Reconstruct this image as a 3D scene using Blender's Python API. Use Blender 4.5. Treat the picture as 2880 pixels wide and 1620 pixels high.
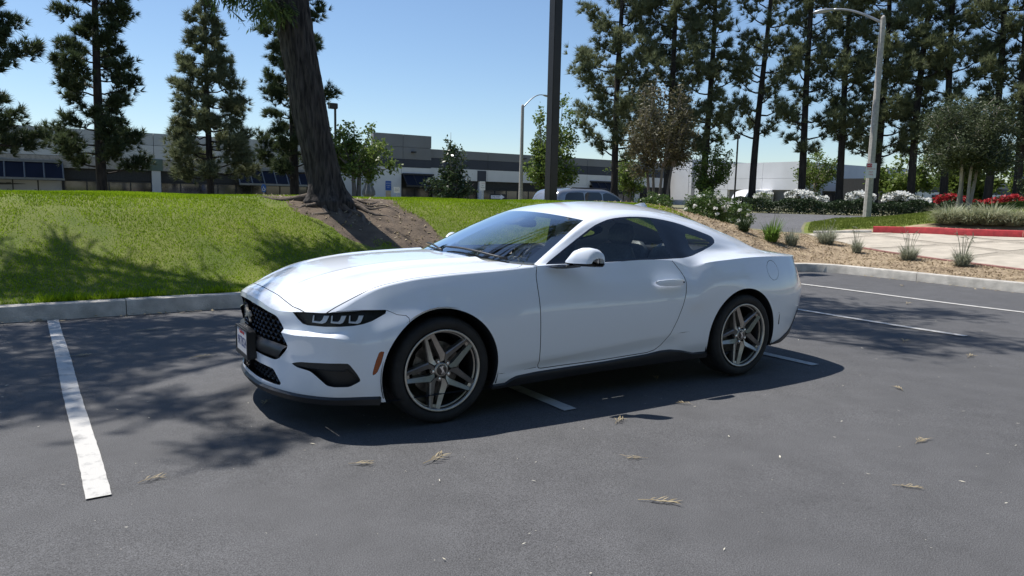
import bpy, bmesh, math, random
import numpy as np
from mathutils import Vector, Matrix

for _o in list(bpy.data.objects):
    bpy.data.objects.remove(_o)
scene = bpy.context.scene
COL = scene.collection

# ---------------------------------------------------------------- camera
CAM_F, CAM_P, CAM_YAW, CAM_PITCH, CAM_ROLL = 2040.96, (-0.2329, -3.7066, 1.4224), 0.59572, -0.12573, 0.02223
def cam_axes():
    cy, sy, cp, sp = math.cos(CAM_YAW), math.sin(CAM_YAW), math.cos(CAM_PITCH), math.sin(CAM_PITCH)
    f = Vector((sy*cp, cy*cp, sp)); r = Vector((cy, -sy, 0)); u = r.cross(f)
    cr, sr = math.cos(CAM_ROLL), math.sin(CAM_ROLL)
    return r*cr+u*sr, u*cr-r*sr, f
cr_, cu_, cf_ = cam_axes()
cam_d = bpy.data.cameras.new('camera'); cam = bpy.data.objects.new('camera', cam_d); COL.objects.link(cam)
cam.matrix_world = Matrix(((cr_.x, cu_.x, -cf_.x, CAM_P[0]), (cr_.y, cu_.y, -cf_.y, CAM_P[1]), (cr_.z, cu_.z, -cf_.z, CAM_P[2]), (0, 0, 0, 1)))
cam_d.sensor_width = 36; cam_d.lens = CAM_F/2880*36; cam_d.clip_start = 0.05; cam_d.clip_end = 3000
scene.camera = cam
scene.render.resolution_x, scene.render.resolution_y = 1024, 576

# ---------------------------------------------------------------- sun and sky
CAR_TH = -0.0306; CAR_LOC = (1.9237, 1.0776, 0.0)
_sd = Vector((-0.25, 0.44, 1.0)).normalized(); _sd.rotate(Matrix.Rotation(CAR_TH, 3, 'Z'))
SUN_EL = math.asin(_sd.z); SUN_AZ = math.atan2(_sd.x, _sd.y)      # azimuth clockwise from +Y
world = bpy.data.worlds.new('World'); scene.world = world; world.use_nodes = True
wn = world.node_tree.nodes; wl = world.node_tree.links
bg = wn['Background']
sky = wn.new('ShaderNodeTexSky'); sky.sky_type = 'NISHITA'; sky.sun_disc = False
sky.sun_elevation = SUN_EL; sky.sun_rotation = SUN_AZ
sky.altitude = 50; sky.air_density = 1.0; sky.dust_density = 0.2; sky.ozone_density = 4.5
wl.new(sky.outputs[0], bg.inputs[0]); bg.inputs[1].default_value = 0.105
sun_d = bpy.data.lights.new('sun', 'SUN'); sun_o = bpy.data.objects.new('sun', sun_d); COL.objects.link(sun_o)
sun_d.energy = 5.0; sun_d.angle = math.radians(0.53); sun_d.color = (1.0, 0.955, 0.89)
sun_o.rotation_euler = (-_sd).to_track_quat('-Z', 'Y').to_euler()
sun_o.location = (0, 0, 30)
vs = scene.view_settings; vs.view_transform = 'Standard'; vs.look = 'None'; vs.exposure = 0.35; vs.gamma = 1; vs.use_curve_mapping = False

# ---------------------------------------------------------------- helpers
RND = random.Random(7)
NPR = np.random.default_rng(11)
MATS = {}
def nmat(name):
    m = bpy.data.materials.new(name); m.use_nodes = True; MATS[name] = m
    return m, m.node_tree.nodes, m.node_tree.links, m.node_tree.nodes['Principled BSDF']
def setp(b, **k):
    for a, v in k.items():
        b.inputs[a.replace('_', ' ')].default_value = v
def mat(name, col, rough=0.5, metal=0.0, noise=0.0, nscale=8.0, bump=0.0, bscale=40.0, coat=0.0, spec=0.5, detail=4.0, col2=None, stretch=None):
    """principled material with procedural colour variation (two tones) and fine relief"""
    m, n, l, b = nmat(name)
    b.inputs['Base Color'].default_value = (*col, 1); b.inputs['Roughness'].default_value = rough
    b.inputs['Metallic'].default_value = metal; b.inputs['Coat Weight'].default_value = coat
    b.inputs['Coat Roughness'].default_value = 0.03; b.inputs['Specular IOR Level'].default_value = spec
    tc = n.new('ShaderNodeTexCoord'); src = tc.outputs['Object']
    if stretch:
        mp = n.new('ShaderNodeMapping'); mp.inputs['Scale'].default_value = stretch; l.new(src, mp.inputs[0]); src = mp.outputs[0]
    if noise or col2:
        t = n.new('ShaderNodeTexNoise'); t.inputs['Scale'].default_value = nscale; t.inputs['Detail'].default_value = detail
        l.new(src, t.inputs['Vector'])
        r = n.new('ShaderNodeValToRGB'); l.new(t.outputs[0], r.inputs[0])
        c2 = col2 or tuple(min(1, c*(1+noise)) for c in col); c1 = col if col2 else tuple(c*(1-noise) for c in col)
        r.color_ramp.elements[0].position = 0.32; r.color_ramp.elements[1].position = 0.68
        r.color_ramp.elements[0].color = (*c1, 1); r.color_ramp.elements[1].color = (*c2, 1)
        l.new(r.outputs[0], b.inputs['Base Color'])
    if bump:
        t2 = n.new('ShaderNodeTexNoise'); t2.inputs['Scale'].default_value = bscale; t2.inputs['Detail'].default_value = 5
        l.new(src, t2.inputs['Vector'])
        bp = n.new('ShaderNodeBump'); bp.inputs['Strength'].default_value = bump; bp.inputs['Distance'].default_value = 0.02
        l.new(t2.outputs[0], bp.inputs['Height']); l.new(bp.outputs[0], b.inputs['Normal'])
    return m
def mesh_obj(name, verts, faces, material=None, parent=None, smooth=False, loc=None, rot=None):
    me = bpy.data.meshes.new(name)
    me.from_pydata([tuple(map(float, v)) for v in verts], [], [tuple(map(int, f)) for f in faces])
    if smooth is True:
        me.polygons.foreach_set('use_smooth', [True]*len(me.polygons))
    if material is not None: me.materials.append(MATS[material] if isinstance(material, str) else material)
    o = bpy.data.objects.new(name, me); COL.objects.link(o)
    if parent is not None: o.parent = parent
    if loc is not None: o.location = loc
    if rot is not None: o.rotation_euler = rot
    return o
def copy_obj(o, parent=None, name=None):
    c = o.copy(); COL.objects.link(c)
    if parent is not None: c.parent = parent
    return c
def copy_tree(o, parent=None):
    c = o.copy(); COL.objects.link(c); c.parent = parent
    for ch in list(o.children): copy_tree(ch, c)
    return c
def thing(name, label, cat, loc=(0, 0, 0), rotz=0.0, group=None):
    o = bpy.data.objects.new(name, None); COL.objects.link(o); o.empty_display_size = 0.1
    o.location = loc; o.rotation_euler = (0, 0, rotz); tag(o, label, cat, group)
    return o
def tag(o, label=None, cat=None, group=None, kind=None):
    if label: o['label'] = label
    if cat: o['category'] = cat
    if group: o['group'] = group
    if kind: o['kind'] = kind
    return o
class MB:
    """collects simple solids into one mesh"""
    def __init__(s): s.v = []; s.f = []
    def add(s, v, f):
        k = len(s.v); s.v += [tuple(p) for p in v]; s.f += [tuple(i+k for i in q) for q in f]; return s
    def box(s, a, b):
        (x0, y0, z0), (x1, y1, z1) = a, b
        return s.add([(x0,y0,z0),(x1,y0,z0),(x1,y1,z0),(x0,y1,z0),(x0,y0,z1),(x1,y0,z1),(x1,y1,z1),(x0,y1,z1)],
                     [(0,3,2,1),(4,5,6,7),(0,1,5,4),(1,2,6,5),(2,3,7,6),(3,0,4,7)])
    def prism(s, poly, axis, a, b):
        """extrude a 2-D outline along an axis ('x','y','z') from a to b"""
        def P(u, w, t): return (t, u, w) if axis == 'x' else ((u, t, w) if axis == 'y' else (u, w, t))
        n = len(poly); v = [P(u, w, a) for u, w in poly]+[P(u, w, b) for u, w in poly]
        f = [tuple(range(n)), tuple(range(2*n-1, n-1, -1))]+[(i, i+n, (i+1) % n+n, (i+1) % n) for i in range(n)]
        return s.add(v, f)
    def tube(s, pts, rad, seg=8, cap=True):
        pts = [Vector(p) for p in pts]; rad = rad if hasattr(rad, '__len__') else [rad]*len(pts)
        v = []; a = None
        for i, p in enumerate(pts):
            d = (pts[min(i+1, len(pts)-1)]-pts[max(i-1, 0)]).normalized()
            if a is None: a = d.cross(Vector((0.937, 0.31, 0.14)) if abs(d.x) < .9 else Vector((0, .3, .95)))
            a = a-d*a.dot(d); a.normalize(); b = d.cross(a)
            for k in range(seg):
                t = 2*math.pi*k/seg; v.append(p+(a*math.cos(t)+b*math.sin(t))*rad[i])
        f = [(i*seg+k, i*seg+(k+1) % seg, (i+1)*seg+(k+1) % seg, (i+1)*seg+k) for i in range(len(pts)-1) for k in range(seg)]
        if cap: f += [tuple(range(seg-1, -1, -1)), tuple(range((len(pts)-1)*seg, len(pts)*seg))]
        return s.add(v, f)
    def lathe(s, prof, seg=32, axis='z', closed=False, c=(0, 0, 0)):
        v = []; n = len(prof)
        for k in range(seg):
            t = 2*math.pi*k/seg
            for r, h in prof:
                a, b = r*math.cos(t), r*math.sin(t)
                q = (a, b, h) if axis == 'z' else ((a, h, b) if axis == 'y' else (h, a, b))
                v.append((q[0]+c[0], q[1]+c[1], q[2]+c[2]))
        f = []
        for k in range(seg):
            k2 = (k+1) % seg
            for i in range(n-1 if not closed else n):
                j = (i+1) % n; f.append((k*n+i, k2*n+i, k2*n+j, k*n+j))
        return s.add(v, f)
    def build(s, name, material=None, parent=None, smooth=False, auto=None, bevel=0.0, loc=None):
        o = mesh_obj(name, s.v, s.f, material, parent, smooth, loc)
        bm = bmesh.new(); bm.from_mesh(o.data); bmesh.ops.recalc_face_normals(bm, faces=bm.faces)
        if bevel:
            bmesh.ops.bevel(bm, geom=[e for e in bm.edges if len(e.link_faces) == 2 and e.calc_face_angle(0) > 0.6], offset=bevel, segments=2, affect='EDGES', clamp_overlap=True)
        bm.to_mesh(o.data); bm.free()
        if auto is not None: shade_auto(o.data, auto)
        return o
def shade_auto(me, deg):
    me.polygons.foreach_set('use_smooth', [True]*len(me.polygons))
    bm = bmesh.new(); bm.from_mesh(me); lim = math.radians(deg)
    for e in bm.edges:
        e.smooth = not (len(e.link_faces) == 2 and e.calc_face_angle(0) > lim)
    bm.to_mesh(me); bm.free()
# ================================================================ the coupe
def hermite(P, nper, sharp=None):
    """C1 spline through P along axis 0 (chord-length knots); sharp[k] 0..1 breaks the tangent at knot k"""
    P = np.asarray(P, float); n = P.shape[0]
    h = np.linalg.norm(np.diff(P, axis=0), axis=-1, keepdims=True)+1e-9
    d = np.diff(P, axis=0)/h
    m = np.empty_like(P); m[0] = d[0]; m[-1] = d[-1]
    m[1:-1] = (d[:-1]*h[1:]+d[1:]*h[:-1])/(h[:-1]+h[1:])
    mr = m.copy(); ml = m.copy()                       # tangent leaving / arriving
    if sharp is not None:
        for k in range(1, n-1):
            s = sharp[k]
            s = s if np.isscalar(s) else np.asarray(s).reshape(P.shape[1:-1]+(1,))
            mr[k] = m[k]*(1-s)+d[k]*s; ml[k] = m[k]*(1-s)+d[k-1]*s
    out = []
    for k in range(n-1):
        np_ = nper[k] if hasattr(nper, '__len__') else nper
        for i in range(np_+(k == n-2)):
            t = i/np_; t2, t3 = t*t, t*t*t
            out.append((2*t3-3*t2+1)*P[k]+(t3-2*t2+t)*h[k]*mr[k]+(-2*t3+3*t2)*P[k+1]+(t3-t2)*h[k]*ml[k+1])
    return np.array(out)
def grid_faces(nr, nc):
    return [(i*nc+j, i*nc+j+1, (i+1)*nc+j+1, (i+1)*nc+j) for i in range(nr-1) for j in range(nc-1)]
def sdf(poly):
    A = np.array(poly, float); B = np.roll(A, -1, 0)
    def f(u, w):
        d = np.full(u.shape, 1e9); ins = np.zeros(u.shape, bool)
        for (ax, ay), (bx, by) in zip(A, B):
            ex, ey = bx-ax, by-ay; t = np.clip(((u-ax)*ex+(w-ay)*ey)/(ex*ex+ey*ey+1e-12), 0, 1)
            d = np.minimum(d, np.hypot(u-ax-t*ex, w-ay-t*ey))
            c = (ay > w) != (by > w)
            if by != ay: ins ^= c & (u < (bx-ax)*(w-ay)/(by-ay)+ax)
        return np.where(ins, -d, d)
    return f
def rounded(poly, n=3, r=0.25):
    """cut the corners of an outline (Chaikin)"""
    P = [np.array(p, float) for p in poly]
    for _ in range(n):
        Q = []
        for a, b in zip(P, P[1:]+P[:1]): Q += [a*(1-r)+b*r, a*r+b*(1-r)]
        P = Q
    return [tuple(p) for p in P]
class Soup:
    def __init__(s): s.V = np.zeros((0, 3)); 
    def add_grid(s, G):
        nr, nc = G.shape[:2]; k = len(s.V); s.V = np.vstack([s.V, G.reshape(-1, 3)])
        return [tuple(i+k for i in f) for f in grid_faces(nr, nc)]
    def cut(s, faces, fn):
        """split faces along fn = 0; returns (inside fn<0, outside)"""
        val = fn(s.V[:, 0], s.V[:, 1], s.V[:, 2]); val = np.where(np.abs(val) < 1e-6, 1e-6, val)
        new = []; cache = {}; base = len(s.V); ins = []; out = []
        for f in faces:
            sg = [val[i] < 0 for i in f]
            if all(sg): ins.append(f); continue
            if not any(sg): out.append(f); continue
            a = []; b = []
            for i in range(len(f)):
                p, q = f[i], f[(i+1) % len(f)]
                (a if sg[i] else b).append(p)
                if sg[i] != sg[(i+1) % len(f)]:
                    key = (p, q) if p < q else (q, p)
                    if key not in cache:
                        t = val[key[0]]/(val[key[0]]-val[key[1]]); cache[key] = base+len(new)
                        new.append(s.V[key[0]]*(1-t)+s.V[key[1]]*t)
                    a.append(cache[key]); b.append(cache[key])
            if len(a) > 2: ins.append(tuple(a))
            if len(b) > 2: out.append(tuple(b))
        if new: s.V = np.vstack([s.V, np.array(new)])
        return ins, out
    def gap(s, faces, fn, w=0.0028):
        i, r = s.cut(faces, lambda x, y, z: fn(x, y, z)+w)
        g, o = s.cut(r, lambda x, y, z: fn(x, y, z)-w)
        return i, g, o
    def shifted(s, faces, dv):
        """copy of a region moved by dv (vector or per-vertex function), plus walls joining the two rims"""
        ids = sorted({i for f in faces for i in f}); mp = {}
        k = len(s.V); pts = s.V[ids]; mv = dv(pts) if callable(dv) else pts+np.asarray(dv)
        s.V = np.vstack([s.V, mv]); mp = {i: k+j for j, i in enumerate(ids)}
        fl = [tuple(mp[i] for i in f) for f in faces]
        ed = {}
        for f in faces:
            for a, b in zip(f, f[1:]+f[:1]):
                if (b, a) in ed: del ed[(b, a)]
                else: ed[(a, b)] = 1
        walls = [(a, b, mp[b], mp[a]) for a, b in ed]
        return fl, walls
    def emit(s, name, faces, material, parent, side=None, mats=None, smooth=True, weld=0.0004, auto=None, solid=0.0, outward=(1.4, 0, .5)):
        """side None: mirrored and welded over the centre line; +1 far side (as built), -1 near side"""
        if not faces: return None
        ids = sorted({i for f in faces for i in f}); mp = {i: j for j, i in enumerate(ids)}
        v = s.V[ids]; fs = [tuple(mp[i] for i in f) for f in faces]; mi = list(mats) if mats else [0]*len(fs)
        if side == -1 or side is None:
            vm = v*np.array([1, -1, 1]); fm = [tuple(reversed(f)) for f in fs]
            if side == -1: v, fs = vm, fm
            else:
                k = len(v); fs = fs+[tuple(i+k for i in f) for f in fm]; v = np.vstack([v, vm]); mi = mi+mi
        o = mesh_obj(name, v, fs, None, parent)
        for m_ in (material if isinstance(material, (list, tuple)) else [material]): o.data.materials.append(MATS[m_])
        o.data.polygons.foreach_set('material_index', mi); o.data.polygons.foreach_set('use_smooth', [smooth]*len(fs))
        bm = bmesh.new(); bm.from_mesh(o.data); bmesh.ops.remove_doubles(bm, verts=bm.verts, dist=weld)
        if outward:
            tot = sum(f.normal.dot(f.calc_center_median()-Vector(outward))*f.calc_area() for f in bm.faces)
            if tot < 0: bmesh.ops.reverse_faces(bm, faces=bm.faces)
        if auto:
            for e in bm.edges: e.smooth = not (len(e.link_faces) == 2 and e.calc_face_angle(0) > math.radians(auto))
        bm.to_mesh(o.data); bm.free()
        if solid:
            md = o.modifiers.new('thickness', 'SOLIDIFY'); md.thickness = solid; md.offset = -1
        return o

# ================================================================ setting
def smooth(a, b, v):
    t = np.clip((np.asarray(v, float)-a)/(b-a), 0, 1); return t*t*(3-2*t)
def H(x, y):
    """terrain height: sunken lot, grass bank along its far side, ground climbing to the street on the right"""
    x = np.asarray(x, float); y = np.asarray(y, float)
    up = (0.075*np.clip(x-13.9, 0, 6.1)+0.03*np.clip(x-20, 0, 7))*(1-.92*smooth(13.5, 18, y)*(1-smooth(25, 33, x)))
    far = 0.10*smooth(9, 16, y)*(1-smooth(10, 20, x))
    bank = 1.17*smooth(5.35, 8.7, y)*(1-smooth(11.5, 18, x))*(1-0.97*smooth(10.2, 15.5, y))
    rip = 0.018*np.sin(x*1.7+0.6*y)*np.sin(y*2.1-0.5*x)*smooth(5.8, 7, y)
    mound = 0.85*np.exp(-(((x-26.5)/4.5)**2+((y-5.5)/4.2)**2))*smooth(19.5, 22.5, x+0.55*(y-6))
    return 0.15+up+far+bank+rip+mound
def fast_mesh(name, V, F, material, parent=None, smooth_=False, kind=None):
    """V (n,3), F (m,k) arrays"""
    me = bpy.data.meshes.new(name); V = np.asarray(V, np.float32); F = np.asarray(F, np.int32); m, k = F.shape
    me.vertices.add(len(V)); me.vertices.foreach_set('co', V.ravel())
    me.loops.add(m*k); me.loops.foreach_set('vertex_index', F.ravel())
    me.polygons.add(m); me.polygons.foreach_set('loop_start', np.arange(0, m*k, k, dtype=np.int32)); me.polygons.foreach_set('loop_total', np.full(m, k, np.int32))
    if smooth_: me.polygons.foreach_set('use_smooth', np.ones(m, bool))
    me.update(calc_edges=True); me.validate()
    me.materials.append(MATS[material] if isinstance(material, str) else material)
    o = bpy.data.objects.new(name, me); COL.objects.link(o)
    if parent is not None: o.parent = parent
    if kind: o['kind'] = kind
    return o

# ---- ground materials
def asphalt(name, base, crack=True):
    m, n, l, b = nmat(name); tc = n.new('ShaderNodeTexCoord'); P = tc.outputs['Object']
    def noise(sc, det=4, rough=.55):
        t = n.new('ShaderNodeTexNoise'); t.inputs['Scale'].default_value = sc; t.inputs['Detail'].default_value = det; t.inputs['Roughness'].default_value = rough; l.new(P, t.inputs['Vector']); return t
    def ramp(src, p0, p1, c0, c1):
        r = n.new('ShaderNodeValToRGB'); l.new(src, r.inputs[0]); e = r.color_ramp.elements; e[0].position = p0; e[1].position = p1; e[0].color = (*c0, 1); e[1].color = (*c1, 1); return r
    def mixc(fac, a, b_, mode='MIX', f=None):
        x = n.new('ShaderNodeMix'); x.data_type = 'RGBA'; x.blend_type = mode
        if fac is not None: l.new(fac, x.inputs[0])
        else: x.inputs[0].default_value = f
        for s, i in ((a, 6), (b_, 7)):
            if isinstance(s, tuple): x.inputs[i].default_value = (*s, 1)
            else: l.new(s, x.inputs[i])
        return x.outputs[2]
    g = lambda k: (base*k, base*k*1.0, base*k*1.04)
    big = ramp(noise(.35, 5, .6).outputs[0], .35, .68, g(.93), g(1.08))
    mid = ramp(noise(3.2, 6, .65).outputs[0], .32, .72, (.88,)*3, (1.13,)*3)
    c = mixc(None, big.outputs[0], mid.outputs[0], 'MULTIPLY', 1.0)
    fine = ramp(noise(190, 2, .6).outputs[0], .30, .72, (.42,)*3, (1.65,)*3)
    c = mixc(None, c, fine.outputs[0], 'MULTIPLY', 1.0)
    # pale scuffs and mineral specks
    sc = noise(1.1, 8, .75); scm = ramp(sc.outputs[0], .60, .78, (0, 0, 0), (.55, .55, .55)); spk = ramp(noise(42, 3, .7).outputs[0], .57, .70, (0, 0, 0), (1, 1, 1))
    f = mixc(None, scm.outputs[0], spk.outputs[0], 'MULTIPLY', 1.0)
    c = mixc(f, c, (base*3.6, base*3.6, base*3.5))
    # oil spots
    vo = n.new('ShaderNodeTexVoronoi'); vo.inputs['Scale'].default_value = .55; l.new(P, vo.inputs['Vector'])
    os_ = ramp(vo.outputs['Distance'], .05, .12, (.7,)*3, (0, 0, 0)); wob = ramp(noise(9, 4).outputs[0], .42, .6, (0, 0, 0), (1, 1, 1))
    f2 = mixc(None, os_.outputs[0], wob.outputs[0], 'MULTIPLY', 1.0); c = mixc(f2, c, (base*.35,)*3)
    if crack:
        w = noise(1.3, 3); vm = n.new('ShaderNodeVectorMath'); vm.operation = 'MULTIPLY_ADD'; vm.inputs[1].default_value = (.5, .5, .5); l.new(w.outputs['Color'], vm.inputs[0]); l.new(P, vm.inputs[2])
        v2 = n.new('ShaderNodeTexVoronoi'); v2.feature = 'DISTANCE_TO_EDGE'; v2.inputs['Scale'].default_value = .33; l.new(vm.outputs[0], v2.inputs['Vector'])
        ck = ramp(v2.outputs['Distance'], .0015, .0045, (.55,)*3, (0, 0, 0)); cmask = ramp(noise(.5, 2).outputs[0], .50, .58, (0, 0, 0), (1, 1, 1))
        c = mixc(mixc(None, ck.outputs[0], cmask.outputs[0], 'MULTIPLY', 1.0), c, (base*.4,)*3)
    l.new(c, b.inputs['Base Color']); setp(b, Roughness=.82, Specular_IOR_Level=.35)
    bp = n.new('ShaderNodeBump'); bp.inputs['Strength'].default_value = .55; bp.inputs['Distance'].default_value = .006
    ns = noise(150, 3, .7); l.new(ns.outputs[0], bp.inputs['Height'])
    bp2 = n.new('ShaderNodeBump'); bp2.inputs['Strength'].default_value = .25; bp2.inputs['Distance'].default_value = .05
    l.new(noise(2.2, 4).outputs[0], bp2.inputs['Height']); l.new(bp.outputs[0], bp2.inputs['Normal']); l.new(bp2.outputs[0], b.inputs['Normal'])
asphalt('asphalt', .086, False); asphalt('street_asphalt', .11, False)
mat('lawn_soil', (.085, .125, .010), .9, col2=(.16, .18, .028), nscale=1.3, bump=.8, bscale=60, detail=8)
mat('bare_soil', (.070, .052, .037), .95, col2=(.15, .112, .078), nscale=5, bump=1.0, bscale=45, detail=8)
mat('mulch', (.20, .145, .09), .95, col2=(.40, .31, .205), nscale=2.6, bump=1.0, bscale=38, detail=9)
mat('dry_ground', (.12, .13, .06), .95, col2=(.2, .18, .11), nscale=.6, bump=.5, bscale=20)
mat('kerb_concrete', (.46, .435, .39), .85, noise=.22, nscale=6, bump=.5, bscale=70, detail=8)
mat('slab_concrete', (.43, .385, .315), .85, noise=.14, nscale=3, bump=.4, bscale=90, detail=8)
mat('aggregate', (.36, .32, .26), .9, noise=.28, nscale=45, bump=.8, bscale=120)
mat('red_paint', (.42, .035, .04), .6, noise=.22, nscale=9, bump=.3, bscale=60, detail=8)
def line_paint():
    m, n, l, b = nmat('line_paint'); tc = n.new('ShaderNodeTexCoord')
    t = n.new('ShaderNodeTexNoise'); t.inputs['Scale'].default_value = 9; t.inputs['Detail'].default_value = 9; t.inputs['Roughness'].default_value = .7; l.new(tc.outputs['Object'], t.inputs['Vector'])
    r = n.new('ShaderNodeValToRGB'); e = r.color_ramp.elements; e[0].position = .30; e[1].position = .48; e[0].color = (.22, .215, .21, 1); e[1].color = (.50, .49, .465, 1); l.new(t.outputs[0], r.inputs[0])
    t2 = n.new('ShaderNodeTexNoise'); t2.inputs['Scale'].default_value = 130; l.new(tc.outputs['Object'], t2.inputs['Vector'])
    bp = n.new('ShaderNodeBump'); bp.inputs['Strength'].default_value = .5; bp.inputs['Distance'].default_value = .005; l.new(t2.outputs[0], bp.inputs['Height'])
    l.new(bp.outputs[0], b.inputs['Normal']); l.new(r.outputs[0], b.inputs['Base Color']); b.inputs['Roughness'].default_value = .7
line_paint()
def leafmat(name, c0, c1, trans=.35, rough=.5, island=True, nscale=.8, spec=.35):
    """foliage: colour varies leaf by leaf and clump by clump, light passes through"""
    m, n, l, b = nmat(name); out = n['Material Output']
    geo = n.new('ShaderNodeNewGeometry'); tc = n.new('ShaderNodeTexCoord'); t = n.new('ShaderNodeTexNoise'); t.inputs['Scale'].default_value = nscale; t.inputs['Detail'].default_value = 3
    l.new(tc.outputs['Object'], t.inputs['Vector'])
    ad = n.new('ShaderNodeMath'); ad.operation = 'MULTIPLY_ADD'; ad.inputs[1].default_value = .55; l.new(geo.outputs['Random Per Island'], ad.inputs[0])
    s2 = n.new('ShaderNodeMath'); s2.operation = 'MULTIPLY_ADD'; s2.inputs[1].default_value = 1.3; s2.inputs[2].default_value = -.42; l.new(t.outputs[0], s2.inputs[0]); l.new(s2.outputs[0], ad.inputs[2])
    r = n.new('ShaderNodeValToRGB'); r.color_ramp.elements[0].color = (*c0, 1); r.color_ramp.elements[1].color = (*c1, 1); l.new(ad.outputs[0], r.inputs[0])
    l.new(r.outputs[0], b.inputs['Base Color']); setp(b, Roughness=rough, Specular_IOR_Level=spec)
    tr = n.new('ShaderNodeBsdfTranslucent'); l.new(r.outputs[0], tr.inputs[0]); mx = n.new('ShaderNodeMixShader'); mx.inputs[0].default_value = trans
    l.new(b.outputs[0], mx.inputs[1]); l.new(tr.outputs[0], mx.inputs[2]); l.new(mx.outputs[0], out.inputs[0])
leafmat('grass_blade', (.13, .22, .006), (.36, .50, .022), .45, .75, nscale=.9, spec=.12)
leafmat('pine_needle', (.024, .042, .018), (.105, .135, .055), .35, .5, nscale=.7)
leafmat('pine_needle_grey', (.060, .080, .038), (.25, .275, .145), .35, .5, nscale=.7)
leafmat('leaf_green', (.055, .10, .02), (.22, .29, .065), .45, .4)
leafmat('leaf_dark', (.020, .040, .014), (.075, .11, .04), .25, .28)
leafmat('leaf_bronze', (.045, .052, .022), (.15, .13, .065), .3, .5)
leafmat('leaf_myrtle', (.028, .044, .016), (.12, .145, .07), .3, .45)
leafmat('leaf_ash', (.04, .075, .016), (.12, .17, .045), .4, .4)
leafmat('hedge_leaf', (.014, .028, .010), (.05, .085, .028), .2, .5, nscale=3)
leafmat('strap_leaf', (.07, .14, .02), (.20, .32, .06), .4, .4)
leafmat('grey_leaf', (.17, .19, .13), (.42, .43, .33), .3, .6)
leafmat('variegated_leaf', (.20, .24, .12), (.55, .55, .40), .3, .6)
leafmat('pale_fleck', (.42, .38, .28), (.80, .77, .66), .1, .7)
leafmat('wood_chip', (.13, .09, .05), (.50, .40, .26), .1, .8)
leafmat('leaf_rose', (.030, .060, .014), (.13, .20, .05), .35, .35)
leafmat('grass_dull', (.09, .13, .02), (.25, .29, .06), .4, .7, spec=.15)
leafmat('dry_leaf', (.16, .12, .065), (.52, .44, .28), .2, .6)
leafmat('white_petal', (.78, .78, .74), (.92, .92, .89), .4, .7)
leafmat('red_petal', (.30, .015, .02), (.55, .04, .05), .3, .6)
mat('pine_bark', (.016, .013, .011), .95, col2=(.050, .039, .032), nscale=9, bump=1.0, bscale=14, stretch=(1, 1, .25), detail=8)
mat('pale_bark', (.30, .26, .22), .85, col2=(.46, .41, .35), nscale=6, bump=.4, bscale=20, stretch=(1, 1, .3))
mat('grey_bark', (.12, .105, .09), .9, col2=(.21, .19, .165), nscale=8, bump=.6, bscale=20, stretch=(1, 1, .3))
mat('root_bark', (.055, .043, .034), .95, col2=(.15, .12, .095), nscale=9, bump=.8, bscale=40, detail=8)
mat('ash_bark', (.010, .009, .009), .95, col2=(.085, .073, .066), nscale=24, bump=1.0, bscale=50, stretch=(1, 1, .13), detail=9)

# ---- one terrain sheet, cut into the surfaces that lie on it
def axis_pts(spec):
    out = []
    for a, b, st in spec: out += list(np.arange(a, b-1e-6, st))
    return np.array(out+[spec[-1][1]])
gx = axis_pts([(-700, -100, 120), (-100, -20, 8), (-20, -4, 1), (-4, 34, .25), (34, 60, 1.5), (60, 160, 10), (160, 900, 120)])
gy = axis_pts([(-600, -100, 100), (-100, -30, 14), (-30, 5.4, 1.2), (5.43, 5.58, .15), (5.58, 24, .25), (24, 40, 1.5), (40, 120, 8), (120, 900, 120)])
TX, TY = np.meshgrid(gx, gy, indexing='ij')
TZ = H(TX, TY)
TS = None
class Flat:
    pass
def cut_terrain():
    global TS
    TS = Soup(); G = np.stack([TX, TY, TZ], -1)
    return TS.add_grid(G)
tf = cut_terrain()
rect = lambda x0, y0, x1, y1: (lambda x, y, z: np.maximum(np.maximum(x0-x, x-x1), np.maximum(y0-y, y-y1)))
fxy = lambda poly: (lambda x, y, z, g=sdf(poly): g(x, y))
wob = lambda x, y, a=.12: a*(np.sin(x*5.1+1.3*y)+np.sin(y*6.3-2.2*x+1)+.7*np.sin(x*11.7+y*9.1)+.5*np.sin(x*23-y*17))/2.2
lotcut, tf = TS.cut(tf, rect(-29.9, -29.9, 13.78, 5.44))
DIRT = [(3.05,9.55),(3.15,8.7),(3.25,8.05),(3.75,7.45),(4.2,6.9),(4.7,6.4),(5.4,6.1),(5.8,6.5),(5.5,7.5),(5.3,8.5),(5.1,9.5),(4.5,10.0),(3.6,10)]
dirt, tf = TS.cut(tf, lambda x, y, z, g=sdf(DIRT): g(x, y)+wob(x, y, .24))
DIRT2 = [(-3.2,7.6),(-1.2,7.6),(-.62,8.0),(-.50,8.6),(-.62,9.3),(-1.0,9.8),(-3.2,9.8)]
dirt2, tf = TS.cut(tf, lambda x, y, z, g=sdf(DIRT2): g(x, y)+wob(x, y, .10))
CONC = [(18.8,9.1),(16.6,6.0),(16.25,5.1),(15.83,3.93),(15.35,2.15),(14.9,.3),(14.4,-2.5),(22.6,-2.5),(21.3,3.4),(21.0,4.4),(20.5,5.5),(20.2,6.9),(19.8,7.7),(19.1,8.7)]
conc, tf = TS.cut(tf, fxy(CONC))
MUL = [(13.7,-30),(14.4,-30),(14.4,-2.5),(14.9,.3),(15.35,2.15),(15.83,3.93),(16.25,5.1),(16.6,6.0),(18.7,9.0),(18.9,11.5),(18.0,14),(15,14.8),(12.4,13.0),(11.4,9.5),(11.6,7.3),(12.3,5.3),(13.7,5.3)]
mulch, tf = TS.cut(tf, lambda x, y, z, g=sdf(MUL): g(x, y)+np.where(x < 13, wob(x, y), 0))
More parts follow.
